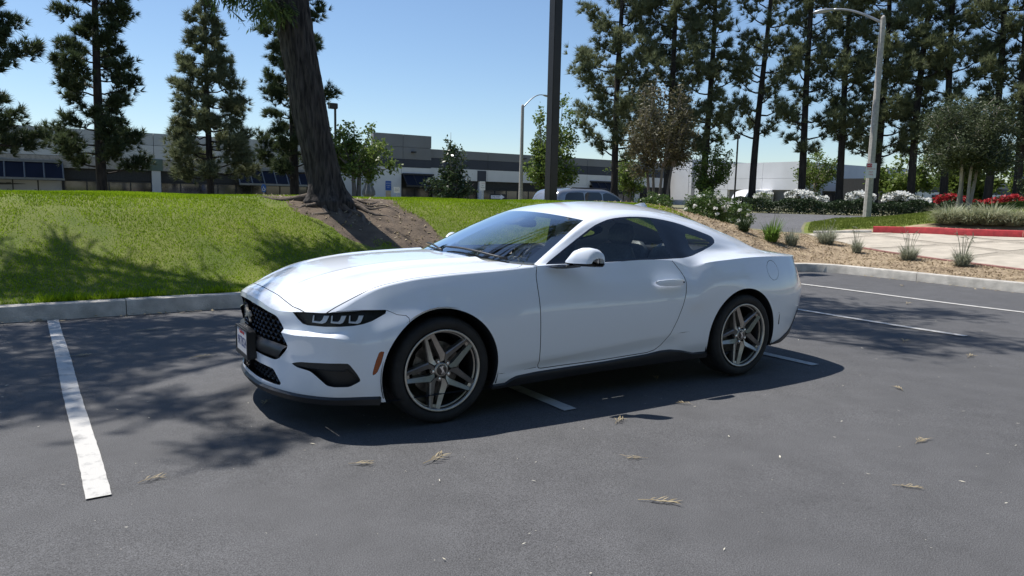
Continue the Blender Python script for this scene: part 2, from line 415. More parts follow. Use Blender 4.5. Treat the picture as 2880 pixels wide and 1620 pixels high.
RL = [(18.85,9.2),(19.2,8.75),(19.9,7.75),(20.3,6.95),(20.6,5.5),(21.1,4.4),(21.4,3.4),(22.7,-2.5),(22.7,-20),(45,-20),(45,6.0),(35.5,9.0),(29,11.8),(26.0,12.8),(22.5,11.6),(20,10.0)]
SOIL3 = [(18.9,9.15),(19.9,7.75),(20.3,6.95),(20.6,5.5),(21.1,4.4),(21.4,3.4),(22.2,0),(23.4,0),(23.0,3.5),(22.7,5.2),(22.4,6.4),(21.4,7.4),(20.2,8.4)]
soil3, tf = TS.cut(tf, lambda x, y, z, g=sdf(SOIL3): g(x, y)+wob(x, y, .10))
rlawn, tf = TS.cut(tf, fxy(RL))
lawn, tf = TS.cut(tf, rect(-29.9, 5.40, 12.6, 13.8))
ROAD = [(-200,14.5),(12.5,14.5),(18.2,14.2),(19.2,11.6),(18.9,9.3),(20,10.1),(22.5,11.7),(26,12.9),(29,11.9),(35.5,9.1),(45,6.1),(75,-2),(200,-36),(200,-20),(78,6),(46,14.5),(37.6,16.2),(35.3,18.9),(33,22),(27,30.5),(22,36),(-200,36)]
road, tf = TS.cut(tf, fxy(ROAD))
def sheet(name, faces, material):
    o = TS.emit(name, faces, material, None, side=1, weld=1e-5, outward=(0, 0, -5000)); tag(o, kind='structure'); return o
sheet('terrain', tf, 'dry_ground'); sheet('lawn', lawn, 'lawn_soil'); sheet('mulch_bed', mulch+soil3, 'mulch'); sheet('bare_soil', dirt+dirt2, 'bare_soil')
sheet('roadside_lawn', rlawn, 'lawn_soil'); sheet('street', road, 'street_asphalt')
drive = sheet('driveway', conc, 'aggregate')
# poured slabs between the exposed-aggregate bands: one piece each
pcs = [fl for fl in conc]
CB = Soup(); CB.V = TS.V.copy(); CB.V[:, 2] += .007
bands = [(16.0, 5.45, .72, .70), (18.2, 4.6, .80, .60), (19.6, 6.5, .74, .67), (16.4, 3.2, .35, .94), (18.4, 7.2, .45, .89), (20.4, 3.0, .5, .87)]
groups = [pcs]
for (bx, by, nx, ny) in [(17.3, 5.5, .45, .89), (18.3, 7.6, .30, .95), (16.6, 3.6, .20, .98), (18.0, 4.0, .93, -.37), (19.6, 4.0, .90, -.43), (16.6, 1.4, .1, .99)]:
    ng = []
    for g_ in groups:
        a_, r_ = CB.cut(g_, lambda x, y, z: (x-bx)*nx+(y-by)*ny+.16); _, b_ = CB.cut(r_, lambda x, y, z: (x-bx)*nx+(y-by)*ny-.16)
        ng += [q for q in (a_, b_) if len(q) > 2]
    groups = ng
for g_ in groups: CB.emit('slab', g_, 'slab_concrete', drive, side=1, weld=1e-5, outward=(0, 0, -5000))
# parking lot
def lot_sheet():
    m = MB(); xs = np.linspace(-29.9, 13.72, 45); ys = np.linspace(-29.9, 5.5, 37)
    v = [(x, y, .004*math.sin(x*.9+y*.7)+.003*math.sin(y*1.9-x*.4)-.004) for x in xs for y in ys]
    m.add(v, grid_faces(45, 37)); o = m.build('parking_lot', 'asphalt', smooth=True); tag(o, kind='structure'); return o
lot_sheet()
SW = 2.7763
def stall_line(k, y0, y1):
    m = MB(); r = random.Random(50+k); n = 90; v = []
    for i in range(n+1):
        y = y0+(y1-y0)*i/n; v += [(SW*k-.052+r.uniform(-.0015, .0015)+.003*math.sin(y*2.3+k), y, .0), (SW*k+.052+r.uniform(-.0015, .0015)+.003*math.sin(y*2.3+k+.4), y, .0)]
    v = [(x, y, .0042+.004*math.sin(x*.9+y*.7)+.003*math.sin(y*1.9-x*.4)) for x, y, z in v]
    m.add(v, grid_faces(n+1, 2)); o = m.build('stall_line', 'line_paint'); tag(o, kind='structure')
for k in range(-3, 5): stall_line(k, .0, 5.41)
for k in range(-4, 6): stall_line(k, -13.0, -7.6)
# kerbs: cast lengths with open joints between
def kerb(name, path, material, seg_len=3.0, z0=None, w=.15, h=.15, closed=False):
    root = bpy.data.objects.new(name, None); COL.objects.link(root); tag(root, kind='structure')
    P = [np.array(p, float) for p in path]; pts = [P[0]]
    for a, b in zip(P, P[1:]):
        L = np.linalg.norm(b-a); n = max(1, int(L/.25))
        for i in range(1, n+1): pts.append(a+(b-a)*i/n)
    pts = np.array(pts); d = np.gradient(pts, axis=0); d /= np.linalg.norm(d, axis=1)[:, None]; nrm = np.stack([-d[:, 1], d[:, 0]], 1)
    per = max(2, int(seg_len/.25)); i = 0
    while i < len(pts)-1:
        j = min(len(pts)-1, i+per); v = []; r = random.Random(i*7+len(path))
        off = r.uniform(-.003, .003)
        for k in range(i, j+1):
            q = pts[k]+(d[k]*.004 if k == i else (-d[k]*.004 if k == j else 0)); nn = nrm[k]
            zb = 0.0 if z0 is None else float(z0(*q)); t = zb+h+off
            for s, z in ((0, zb-.12), (0.004, t-.028), (.012, t-.010), (.03, t), (w-.02, t+.001), (w, t-.012), (w, zb-.12)):
                v.append((q[0]+nn[0]*s, q[1]+nn[1]*s, z))
        n = 7; m = MB(); m.add(v, [(a*n+b, a*n+b+1, (a+1)*n+b+1, (a+1)*n+b) for a in range(j-i) for b in range(n-1)]+[tuple(range(n)), tuple(range((j-i)*n, (j-i+1)*n))])
        m.build('kerb_length', material, root, auto=35); i = j
    return root
arc = [(12.98+.72*math.sin(t), 4.71+.72*math.cos(t)) for t in np.linspace(0, math.pi/2, 7)]
kerb('kerb', [(-29.5, 5.43), (-2.0, 5.43)]+[(.12, 5.43), (1.0, 5.43)]+[(12.9, 5.43)]+arc+[(13.70, 3.0), (13.70, -29.5)], 'kerb_concrete', h=.168)
kerb('kerb', [(13.0, -13.1), (-16.0, -13.1)], 'kerb_concrete')
redz = lambda x, y: H(x, y)-.01
kerb('red_kerb', [(24.5, -12), (22.62, -2.5), (21.35, 3.4), (21.02, 4.4), (20.55, 5.5), (20.24, 6.9), (19.85, 7.7)][::-1], 'red_paint', z0=redz, h=.19)
kerb('kerb', [(18.98, 9.0), (19.3, 8.5), (19.84, 7.72)], 'kerb_concrete', z0=redz, h=.08)
mat('edge_red', (.22, .10, .085), .8, noise=.25, nscale=20, bump=.4, bscale=60)
kerb('driveway_edging', [(14.42,-2.4),(14.92,.3),(15.37,2.15),(15.85,3.93),(16.27,5.1),(16.62,6.0)], 'edge_red', z0=lambda x, y: H(x, y)-.02, w=.10, h=.045, seg_len=2)

# ---- grass
def blades(n, sampler, hmin, hmax, wid, seed, lean=.6, curve=False):
    r = np.random.default_rng(seed); x, y = sampler(r, n); n = len(x); z = H(x, y)-.004
    a = r.uniform(0, 2*np.pi, n); h = r.uniform(hmin, hmax, n); w = wid*r.uniform(.7, 1.3, n); la = r.uniform(0, 2*np.pi, n); lr = h*r.uniform(0, lean, n)
    b = np.stack([x, y, z], 1); s = np.stack([np.cos(a)*w, np.sin(a)*w, 0*w], 1); t = b+np.stack([np.cos(la)*lr, np.sin(la)*lr, h], 1)
    V = np.stack([b-s, b+s, t], 1).reshape(-1, 3); return V, np.arange(3*n).reshape(-1, 3)
dg_, dg2 = sdf(DIRT), sdf(DIRT2)
def lawn_pts(r, n):
    y = 5.58+np.abs(r.power(1.0, n))*5.0; x = r.uniform(-1.2, 12.3, n)*1.0
    d = np.minimum(dg_(x, y)+wob(x, y, .24), dg2(x, y)+wob(x, y, .10)); thin = np.sin(1.3*x+.7*y)+np.sin(2.1*y-.9*x+2)+.8*np.sin(3.7*x+2.9*y+1)+.5*np.sin(7.1*x-5.3*y); k = (d > r.exponential(.16, n)*.8-.12+.10*np.sin(x*9+y*4)) & ((thin > -1.35) | (r.uniform(0, 1, n) < .35))
    return x[k], y[k]
V1, F1 = blades(260000, lawn_pts, .012, .036, .0062, 3)
fast_mesh('lawn_grass', V1, F1, 'grass_blade', kind='stuff')
def edge_pts(r, n):
    x = r.uniform(-1.2, 12.5, n); y = 5.58+r.exponential(.05, n); k = np.sin(x*3.1)+np.sin(x*7.7+1)+r.normal(0, .8, n) > -.2; return x[k], y[k]
V2, F2 = blades(9000, edge_pts, .04, .11, .007, 5, 1.0); fast_mesh('kerbside_grass', V2, F2, 'grass_blade', kind='stuff')
rg = sdf(RL); rg3 = sdf(SOIL3)
def rl_pts(r, n):
    x = r.uniform(18.8, 31, n); y = r.uniform(1.0, 12.8, n); k = (rg(x, y) < -.12) & (rg3(x, y)+wob(x, y, .1) > .02); return x[k], y[k]
V3, F3 = blades(80000, rl_pts, .03, .08, .013, 9); fast_mesh('roadside_grass', V3, F3, 'grass_dull', kind='stuff')
# chips on the mulch, litter on the soil
def chips(name, poly, n, size, material, seed, box_, wobble=.0):
    r = np.random.default_rng(seed); g = sdf(poly); x = r.uniform(box_[0], box_[2], n); y = r.uniform(box_[1], box_[3], n); k = (g(x, y) < -.02) & ~((x < 13.88) & (y < 5.62)); x, y = x[k], y[k]; n = len(x)
    a = r.uniform(0, 2*np.pi, n); L = size*r.uniform(.5, 1.6, n); W = L*r.uniform(.2, .5, n); ti = r.normal(0, .35, n); tj = r.normal(0, .35, n)
    c = np.stack([x, y, H(x, y)+.006+np.abs(ti)*L*.5], 1); u = np.stack([np.cos(a), np.sin(a), ti], 1)*L[:, None]*.5; v = np.stack([-np.sin(a), np.cos(a), tj], 1)*W[:, None]*.5
    V = np.stack([c-u-v, c+u-v, c+u+v, c-u+v], 1).reshape(-1, 3); fast_mesh(name, V, np.arange(4*n).reshape(-1, 4), material, kind='stuff')
chips('mulch_chips', MUL, 60000, .034, 'wood_chip', 21, (11.2, -4, 19, 14)); 
chips('soil_litter', DIRT, 1800, .035, 'dry_leaf', 22, (2.8, 5.8, 6.6, 10.3))

# ---- foliage generators (local coordinates, base at the origin)
def rand_dirs(r, n):
    v = r.normal(size=(n, 3)); return v/np.linalg.norm(v, axis=1)[:, None]
def leaf_quads(C, r, size, aspect=.45, droop=0.0, upbias=0.0):
    """diamond leaves around points C"""
    n = len(C); u = rand_dirs(r, n); u[:, 2] = u[:, 2]*.7-droop; u /= np.linalg.norm(u, axis=1)[:, None]
    w = np.cross(u, rand_dirs(r, n)+np.array([0, 0, upbias])); w /= np.linalg.norm(w, axis=1)[:, None]+1e-9
    L = size*r.uniform(.6, 1.4, n)[:, None]; W = L*aspect*.5
    V = np.stack([C, C+u*L*.5+w*W, C+u*L, C+u*L*.5-w*W], 1).reshape(-1, 3); return V, np.arange(4*n).reshape(-1, 4)
def needles(C, D, r, per, ln, wd, spread=.7, droop=.25):
    n = len(C)*per; c = np.repeat(C, per, 0); d = np.repeat(D, per, 0)+rand_dirs(r, n)*spread; d[:, 2] -= droop*r.uniform(0, 1, n); d /= np.linalg.norm(d, axis=1)[:, None]
    s = np.cross(d, rand_dirs(r, n)); s /= np.linalg.norm(s, axis=1)[:, None]+1e-9; L = ln*r.uniform(.6, 1.25, n)[:, None]
    V = np.stack([c-s*wd, c+s*wd, c+d*L], 1).reshape(-1, 3); return V, np.arange(3*n).reshape(-1, 3)
def conifer(name, seed, h, z0, radius, nb, tuft=24, upsweep=.35, trunk_r=.27, top=True, mat_='pine_needle', curve=.25, ragged=.35):
    r = np.random.default_rng(seed); root = bpy.data.objects.new(name, None); COL.objects.link(root)
    tm = MB(); ph = r.uniform(0, 6, 2); path = []
    for i in range(16):
        t = i/15; path.append((curve*math.sin(t*3.1+ph[0])*t, curve*math.sin(t*2.7+ph[1])*t, h*t-.25*(i == 0)))
    path = np.array(path); rad = [trunk_r*(1-.92*(i/15))**.8+.02+(.10 if i == 0 else 0) for i in range(16)]
    tm.tube(path, rad, 9)
    C = []; D = []
    for b in range(nb):
        t = (z0+(h-z0)*(max(0, b+r.uniform(-.4, .4))/nb)**.95)/h; t = min(max(t, z0/h*.9), .985); k = (t*h-z0)/(h-z0)
        base = np.array([np.interp(t*15, range(16), path[:, i]) for i in range(3)]); a = b*2.399+r.uniform(-.5, .5)
        prof = radius(k)*(1-ragged*r.uniform(0, 1)); L = max(.35, prof); us = upsweep+r.normal(0, .12)
        n = 7; pts = []
        for i in range(n):
            s = i/(n-1); pts.append(base+np.array([math.cos(a+.15*s)*L*s, math.sin(a+.15*s)*L*s, L*(us*s*s*1.1-.10*s)+.03*r.normal()]))
        pts = np.array(pts); tm.tube(pts, [.05*(1-k*.6)*(1-s)+.012 for s in np.linspace(0, 1, n)], 5)
        nt = max(5, int(tuft*L/1.6))
        for j in range(nt):
            s = r.uniform(.30, 1.0)**.6; p = np.array([np.interp(s*(n-1), range(n), pts[:, i]) for i in range(3)])
            side = r.normal(0, .17*(.5+L*.34), 3)*np.array([1, 1, .85]); C.append(p+side); D.append(np.array([math.cos(a)*.35, math.sin(a)*.35, .75])+side*1.0)
    if top:
        for j in range(16): C.append(path[-1]+np.array([r.normal(0, .1), r.normal(0, .1), -.9*r.uniform()])); D.append(np.array([0, 0, 1.]))
    C = np.array(C); D = np.array(D); D /= np.linalg.norm(D, axis=1)[:, None]
    V, F = needles(C, D, r, 28, .36, .020, .66, .55)
    tm.build('trunk', 'pine_bark', root, smooth=True); fast_mesh('crown', V, F, mat_, root)
    return root
def broadleaf(name, seed, stems, crown, n_leaf, size, bark, leaf, trunk_r=.12, aspect=.5, fork=.35, droop=.1, clump=.28, twigs=5, upright=0.0):
    """stems: list of base offsets; crown: list of ellipsoids (cx,cy,cz,rx,ry,rz)"""
    r = np.random.default_rng(seed); root = bpy.data.objects.new(name, None); COL.objects.link(root); tm = MB(); ends = []
    cz0 = min(c[2]-c[5] for c in crown)
    vol = np.array([c[3]*c[4]*c[5] for c in crown]); vol = vol/vol.sum()
    targets = []
    for c, p in zip(crown, vol):
        for _ in range(max(3, int(round(p*34)))):
            d = rand_dirs(r, 1)[0]*r.uniform(.45, 1.0)**.5; targets.append(np.array(c[:3])+d*np.array(c[3:6]))
    ns = len(stems)
    tops = []
    for i, (sx, sy) in enumerate(stems):
        tp = np.array([sx*2.4+r.normal(0, .05), sy*2.4+r.normal(0, .05), cz0+fork]); tops.append((np.array([sx, sy, -.15]), tp))
        n = 8; tm.tube([np.array([sx, sy, -.15])*(1-s)+tp*s+np.array([.05*math.sin(s*4+i), .05*math.cos(s*3+i), 0]) for s in np.linspace(0, 1, n)], [trunk_r*(1.25 if s == 0 else 1-.4*s) for s in np.linspace(0, 1, n)], 8)
    for t in targets:
        b0, tp = tops[int(np.argmin([np.linalg.norm(t[:2]-q[1][:2])+r.uniform(0, .3) for q in tops]))]
        mid = tp*.5+t*.5+np.array([0, 0, -.12*np.linalg.norm(t-tp)*(1-upright)])
        pts = [tp*(1-s)**2+2*s*(1-s)*mid+t*s*s for s in np.linspace(0, 1, 7)]
        tm.tube(pts, [trunk_r*.42*(1-s)+.010 for s in np.linspace(0, 1, 7)], 5)
        for k in range(twigs):
            s = r.uniform(.45, 1.0); p = tp*(1-s)**2+2*s*(1-s)*mid+t*s*s; q = p+rand_dirs(r, 1)[0]*clump*r.uniform(.7, 1.8)+np.array([0, 0, upright*.35])
            tm.tube([p, (p+q)/2+np.array([0, 0, .02]), q], [.010, .008, .004], 4); ends += [p, q, (p+q)/2]
    ends = np.array(ends); C = ends[r.integers(0, len(ends), n_leaf)]+r.normal(0, clump*.42, (n_leaf, 3))
    V, F = leaf_quads(C, r, size, aspect, droop)
    tm.build('trunk', bark, root, smooth=True); fast_mesh('crown', V, F, leaf, root)
    return root
def place(o, x, y, label, cat, group=None, rot=0.0, sc=1.0, z=None, tilt=None):
    o.location = (x, y, float(H(x, y)) if z is None else z); o.rotation_euler = (tilt[0] if tilt else 0, tilt[1] if tilt else 0, rot); o.scale = (sc, sc, sc); tag(o, label, cat, group); return o
GRP = 'pines in front of the buildings'
pA = conifer('pine_tree', 5, 15.5, 1.9, lambda k: 2.75*(1-k)**.45*(.85+.25*math.sin(k*23)), 64, 54, .42, .26)
place(pA, 3.4, 40, 'broad dense pine left of the narrow-topped pine, trunk before the storefront', 'pine', GRP, .4)
pB = conifer('pine_tree', 8, 12.0, 1.7, lambda k: 2.95*(1-k)**.9+.18, 62, 50, .30, .19, mat_='pine_needle_grey')
place(pB, 8.75, 40, 'grey-green pine tapering to a narrow pointed top', 'pine', GRP, 2.0)
p3 = copy_tree(pA); place(p3, -1.7, 36.5, 'pine cut off by the left edge of the picture', 'pine', GRP, 2.6, 1.02)
p4 = copy_tree(pA); place(p4, 13.5, 40, 'pine standing behind the leaning trunk', 'pine', GRP, 4.2, 1.03)
GR2 = 'tall pines behind the flower hedge'
qA = conifer('pine_tree', 21, 18.0, 3.2, lambda k: 3.0*(1-k)**.35*(.55+.5*abs(math.sin(k*17))), 52, 31, .55, .20, False, mat_='pine_needle_grey', curve=.4, ragged=.6)
qB = conifer('pine_tree', 33, 17.0, 3.9, lambda k: 2.8*(1-k)**.3*(.5+.55*abs(math.sin(k*13+1))), 44, 31, .60, .19, False, mat_='pine_needle_grey', curve=.5, ragged=.6)
qC = conifer('pine_tree', 47, 18.0, 2.6, lambda k: 3.3*(1-k)**.25*(.7+.35*abs(math.sin(k*15))), 66, 38, .50, .20, False, mat_='pine_needle_grey', curve=.3, ragged=.45)
right = [(qC, 39.71, 35.04, .3, 1.270, 'widest tall pine, left end of the right-hand row behind the bronze tree'),
 (qA, 42.49, 34.06, 1.0, 1.270, 'tall pine whose bare trunk stands just right of the bronze tree'),
 (qB, 44.75, 31.29, 2.2, 1.295, 'tall pine beside the left edge of the sunlit white wall'),
 (qA, 46.77, 28.52, 3.9, 1.270, 'tall pine at the right edge of the sunlit white wall, before the flowers'),
 (qB, 48.13, 26.43, 3.5, 1.270, 'tall pine rising between the two left banks of white flowers'),
 (qC, 49.68, 24.80, .9, 1.232, 'tall pine directly behind the concrete lamp post'),
 (qA, 50.35, 22.53, 5.1, 1.245, 'tall pine with low side limbs rising behind the red flowers'),
 (qB, 51.37, 20.92, 4.0, 1.270, 'tall pine just left of the round myrtle tree'),
 (qA, 52.21, 18.58, 2.1, 1.219, 'tall pine rising behind the round myrtle tree'),
 (qB, 52.83, 17.13, 4.4, 1.270, 'tall pine at the right edge of the picture'),
 (qC, 53.6, 14.2, 1.7, 1.22, 'tall pine outside the right edge of the picture, first past the frame'),
 (qA, 54.6, 10.5, .4, 1.25, 'tall pine outside the right edge of the picture, second past the frame'),
 (qB, 55.3, 6.0, 3.0, 1.25, 'tall pine outside the right edge of the picture, third past the frame')]
right.append((qC, 37.6, 38.4, 5.2, 1.3, 'pine of wide drooping outline furthest left in the right-hand row'))
used = set()
for p, x, y, ro, sc, lab in right:
    o = p if id(p) not in used else copy_tree(p); used.add(id(p)); place(o, x, y, lab, 'pine', GR2, ro, sc)
# broadleaf trees of the middle distance
place(broadleaf('street_tree', 3, [(0, 0), (.16, .05)], [(0, 0, 3.2, 2.1, 1.9, 1.35), (.9, 0, 2.5, 1.6, 1.3, .9), (-.8, 0, 3.7, 1.1, 1.1, .8)], 6500, .17, 'grey_bark', 'leaf_green', .14, .6, .5), 16.4, 38, 'low spreading green tree just right of the leaning trunk', 'tree', z=.3, sc=1.2)
place(broadleaf('magnolia_tree', 4, [(0, 0)], [(0, 0, 1.9, 1.5, 1.5, 1.1), (0, 0, 3.3, 1.0, 1.0, 1.0), (-.1, 0, 4.5, .6, .6, .7)], 4200, .20, 'grey_bark', 'leaf_dark', .10, .5, .2, 0), 22, 36, 'glossy dark conical tree before the grey building', 'tree', z=.25)
place(broadleaf('street_tree', 5, [(0, 0), (.2, .1), (-.15, .1)], [(0, 0, 3.0, 1.8, 1.7, 1.9), (-.7, 0, 6.0, .9, .9, 2.4), (1.3, 0, 6.3, .9, .9, 2.0)], 8500, .19, 'grey_bark', 'leaf_green', .13, .6, .3, 0, .34, 7, .5), 32.6, 40, 'tall loose green tree behind the square brown pole', 'tree', z=.25, sc=1.12)
place(broadleaf('street_tree', 6, [(0, 0), (.15, 0)], [(0, 0, 3.4, 1.5, 1.5, 2.0), (-1.6, 0, 3.2, .7, .7, 1.2)], 3200, .19, 'grey_bark', 'leaf_green', .11, .6, .3, 0, .34, 6, .5), 42.6, 42, 'small green tree beyond the parked van', 'tree', z=.3)
place(broadleaf('street_tree', 7, [(0, 0), (.1, .1)], [(0, 0, 3.6, 1.8, 1.8, 2.3)], 4600, .18, 'grey_bark', 'leaf_green', .10, .6, .3, 0, .32, 6, .3), 42.5, 33.5, 'green tree between two bare pine trunks beside the white gable', 'tree', z=.7)
place(broadleaf('street_tree', 8, [(0, 0), (.2, .05), (-.1, .1)], [(0, 0, 3.5, 2.0, 2.0, 1.5)], 4200, .18, 'pale_bark', 'leaf_green', .12, .6, .3, 0, .36, 5, .2), 52, 31, 'open-branched pale tree in front of the white gable', 'tree', z=.7)
for i, (x, y, s, lab) in enumerate([(58, 27.5, 1.1, 'green tree seen low between the pines left of the lamp post'), (63, 24.5, 1.25, 'green tree seen low to the right of the lamp post'), (66, 20.8, 1.2, 'green tree filling the gap left of the round myrtle'), (64, 15.5, 1.2, 'green tree behind the round myrtle, near the right edge'), (60, 12.0, 1.1, 'green tree low at the right edge behind the hedge'), (62, 5.0, 1.5, 'green tree outside the right edge of the picture, nearer the street'), (66, -2.0, 1.6, 'green tree outside the right edge of the picture, farthest right')]):
    if i == 0: sd0 = broadleaf('shade_tree', 9, [(0, 0), (.2, .1)], [(0, 0, 3.4, 2.6, 2.4, 2.2), (1, 0, 2.4, 1.8, 1.8, 1.3)], 6000, .24, 'grey_bark', 'leaf_green', .15, .6, .3, 0, .42, 5)
    o = sd0 if i == 0 else copy_tree(sd0); place(o, x, y, lab, 'tree', 'green trees beyond the pines', i*1.7, s, z=.7)
place(broadleaf('bronze_tree', 12, [(-.18, 0), (.05, .12), (.22, -.08), (0, -.15)], [(-.1, 0, 3.3, 1.25, 1.2, 1.3), (.2, .1, 4.1, .8, .8, .75), (.95, 0, 2.8, .7, .8, .8), (-.7, 0, 2.3, .6, .7, .6)], 11000, .095, 'grey_bark', 'leaf_bronze', .065, .5, .35, 0, .26, 8, .3), 16.7, 13.2, 'thin bronze-leaved tree with several slim grey stems', 'tree')
place(broadleaf('myrtle_tree', 13, [(-.16, 0), (.05, .1), (.16, -.06), (-.02, -.14), (.24, .1)], [(0, 0, 2.40, 1.35, 1.3, 1.15), (.2, -.3, 1.95, 1.25, 1.2, .75), (-.2, .3, 2.0, 1.2, 1.15, .75), (.1, 0, 3.1, .95, .95, .60)], 62000, .072, 'pale_bark', 'leaf_myrtle', .058, .45, .30, 0, .30, 12, .3), 24.35, 7.45, 'round myrtle tree with pale bare stems on the right lawn', 'tree')

# ---- shrubs, clumps, hedge
def shrub(name, seed, rx, ry, rz, n, size, leaf, flowers=0, petal='white_petal', fsize=.07, zc=.55):
    r = np.random.default_rng(seed); root = bpy.data.objects.new(name, None); COL.objects.link(root); tm = MB()
    k = 26; ends = []
    for i in range(k):
        d = rand_dirs(r, 1)[0]; d[2] = abs(d[2])*.9+.1; e = np.array([d[0]*rx, d[1]*ry, d[2]*rz*1.6])*r.uniform(.6, 1)
        tm.tube([(r.normal(0, .05), r.normal(0, .05), -.05), e*.5+np.array([0, 0, .08]), e], [.014, .010, .004], 4)
    d = rand_dirs(r, n); d *= (r.uniform(.25, 1, n)**.4)[:, None]; lump = 1+.22*np.sin(d[:, 0]*7+seed)*np.sin(d[:, 1]*6)+.18*np.sin(d[:, 2]*9+d[:, 0]*5)
    C = d*np.array([rx, ry, rz])*lump[:, None]+np.array([0, 0, rz*zc*1.75]); C[:, 2] = np.maximum(C[:, 2], .02)
    V, F = leaf_quads(C, r, size, .55); tm.build('stem', 'grey_bark', root); fast_mesh('foliage', V, F, leaf, root)
    if flowers:
        d = rand_dirs(r, flowers); d[:, 2] = np.abs(d[:, 2])*1.1-.2; C = d*np.array([rx, ry, rz])*r.uniform(.95, 1.12, flowers)[:, None]+np.array([0, 0, rz*zc*1.75])
        C = np.repeat(C, 14, 0); V, F = leaf_quads(C, r, fsize, .9); fast_mesh('blossom', V, F, petal, root)
    return root
def clump(name, seed, rad, h, n, leaf, wid=.012, stalks=0, arch=.9):
    """tuft of arching strap leaves"""
    r = np.random.default_rng(seed); root = bpy.data.objects.new(name, None); COL.objects.link(root)
    a = r.uniform(0, 2*np.pi, n); b = np.stack([np.cos(a), np.sin(a), 0*a], 1)*(rad*.35*r.uniform(0, 1, n)**.5)[:, None]; out = a+r.normal(0, .5, n); hh = h*(.12+.98*r.uniform(0, 1, n)**.7); ex = rad*r.uniform(.2, 1, n)*arch
    dr = r.uniform(.1, 1.05, n)
    s = np.stack([-np.sin(out), np.cos(out), 0*out], 1)*wid; o = np.stack([np.cos(out), np.sin(out), 0*out], 1); rows = []
    for t in (0, .35, .7, 1.0):
        c = b+o*(ex*t**1.35)[:, None]+np.array([0, 0, 1])*(hh*(t*1.35-dr*t**3))[:, None]; w = (1-t**2*.95)
        rows += [c-s*w, c+s*w]
    V = np.stack(rows, 1).reshape(-1, 3); F = []
    base = np.arange(n)*8
    for i in range(3): F.append(np.stack([base+2*i, base+2*i+1, base+2*i+3, base+2*i+2], 1))
    fast_mesh('leaf_tuft', V, np.concatenate(F), leaf, root)
    if stalks:
        m = MB()
        for i in range(stalks):
            a_ = r.uniform(0, 6.28); L = h*r.uniform(1.4, 2.1); q = np.array([math.cos(a_)*rad*.5, math.sin(a_)*rad*.5, L]); m.tube([(0, 0, 0), q*.6+np.array([0, 0, .05]), q], [.005, .004, .003], 4)
            for k in range(4): m.tube([q, q+r.normal(0, .03, 3)], [.006, .002], 4)
        m.build('flower_stalk', 'grey_leaf', root)
    return root
place(shrub('rose_bush', 31, .60, .6, .50, 7500, .06, 'leaf_rose', 18), 15.6, 10.1, 'rounded green rose bush with white blooms, nearest the car roof', 'bush')
place(shrub('rose_bush', 32, .58, .6, .50, 6500, .06, 'leaf_rose', 14), 17.5, 10.75, 'looser rose bush with white blooms right behind the rounded one', 'bush')
place(shrub('bush', 33, .55, .5, .36, 4500, .06, 'leaf_rose', 0), 14.4, 10.9, 'plain yellowish-green bush at the foot of the bronze tree', 'bush')
place(shrub('bush', 34, .6, .5, .45, 3000, .06, 'leaf_bronze', 6), 15.9, 12.3, 'dull bush with a few white blooms under the bronze tree', 'bush')
place(shrub('bush', 35, .95, .9, .50, 5200, .065, 'leaf_myrtle', 14, zc=.6), 26.2, 5.75, 'dark bush with pale blooms right of the round myrtle', 'bush')
place(shrub('bush', 36, .8, .8, .45, 4200, .065, 'leaf_myrtle', 10, zc=.6), 26.2, 4.3, 'dark bush cut off by the right edge of the picture', 'bush')
for i, (x, y, rad, h, n, lf, st, nm, lab) in enumerate([
 (13.9, 7.46, .26, .36, 160, 'hedge_leaf', 0, 'lily_clump', 'small dark strap-leaved clump beside the rose bush'),
 (14.27, 6.95, .36, .46, 260, 'strap_leaf', 5, 'lily_clump', 'bright green strap-leaved clump with tall dry flower stalks'),
 (14.75, 6.75, .30, .34, 420, 'grey_leaf', 0, 'lavender_clump', 'grey clump directly right of the bright green strap-leaved clump'),
 (16.35, 6.88, .42, .40, 620, 'grey_leaf', 3, 'lavender_clump', 'largest pale grey clump, at the corner of the concrete drive'),
 (15.75, 5.72, .22, .32, 300, 'grey_leaf', 5, 'lavender_clump', 'small upright grey clump halfway along the drive edging'),
 (15.42, 4.35, .34, .32, 420, 'grey_leaf', 9, 'lavender_clump', 'grey clump with tall thin stalks, second from the right on the mulch'),
 (15.2, 3.18, .30, .32, 420, 'grey_leaf', 11, 'lavender_clump', 'grey clump with tall flower stalks, rightmost on the mulch')]):
    place(clump(nm, 60+i, rad, h, n, lf, .006 if lf == 'grey_leaf' else .013, st), x, y, lab, 'plant')
for i, (x, y, lab) in enumerate([(21.75, 6.55, 'pale variegated grass clump at the left end of its row behind the red kerb'), (21.85, 6.05, 'second pale variegated grass clump from the left behind the red kerb'), (21.98, 5.55, 'third pale variegated grass clump from the left behind the red kerb'), (22.1, 5.05, 'pale variegated grass clump at the right end of its row')]):
    if i == 0: vg = clump('grass_clump', 80, .62, .50, 1100, 'variegated_leaf', .012, 0, 1.0)
    o = vg if i == 0 else copy_tree(vg); place(o, x, y, lab, 'plant', 'pale grass clumps behind the red kerb', i*1.3, (1.0, .9, 1.08, .85)[i])
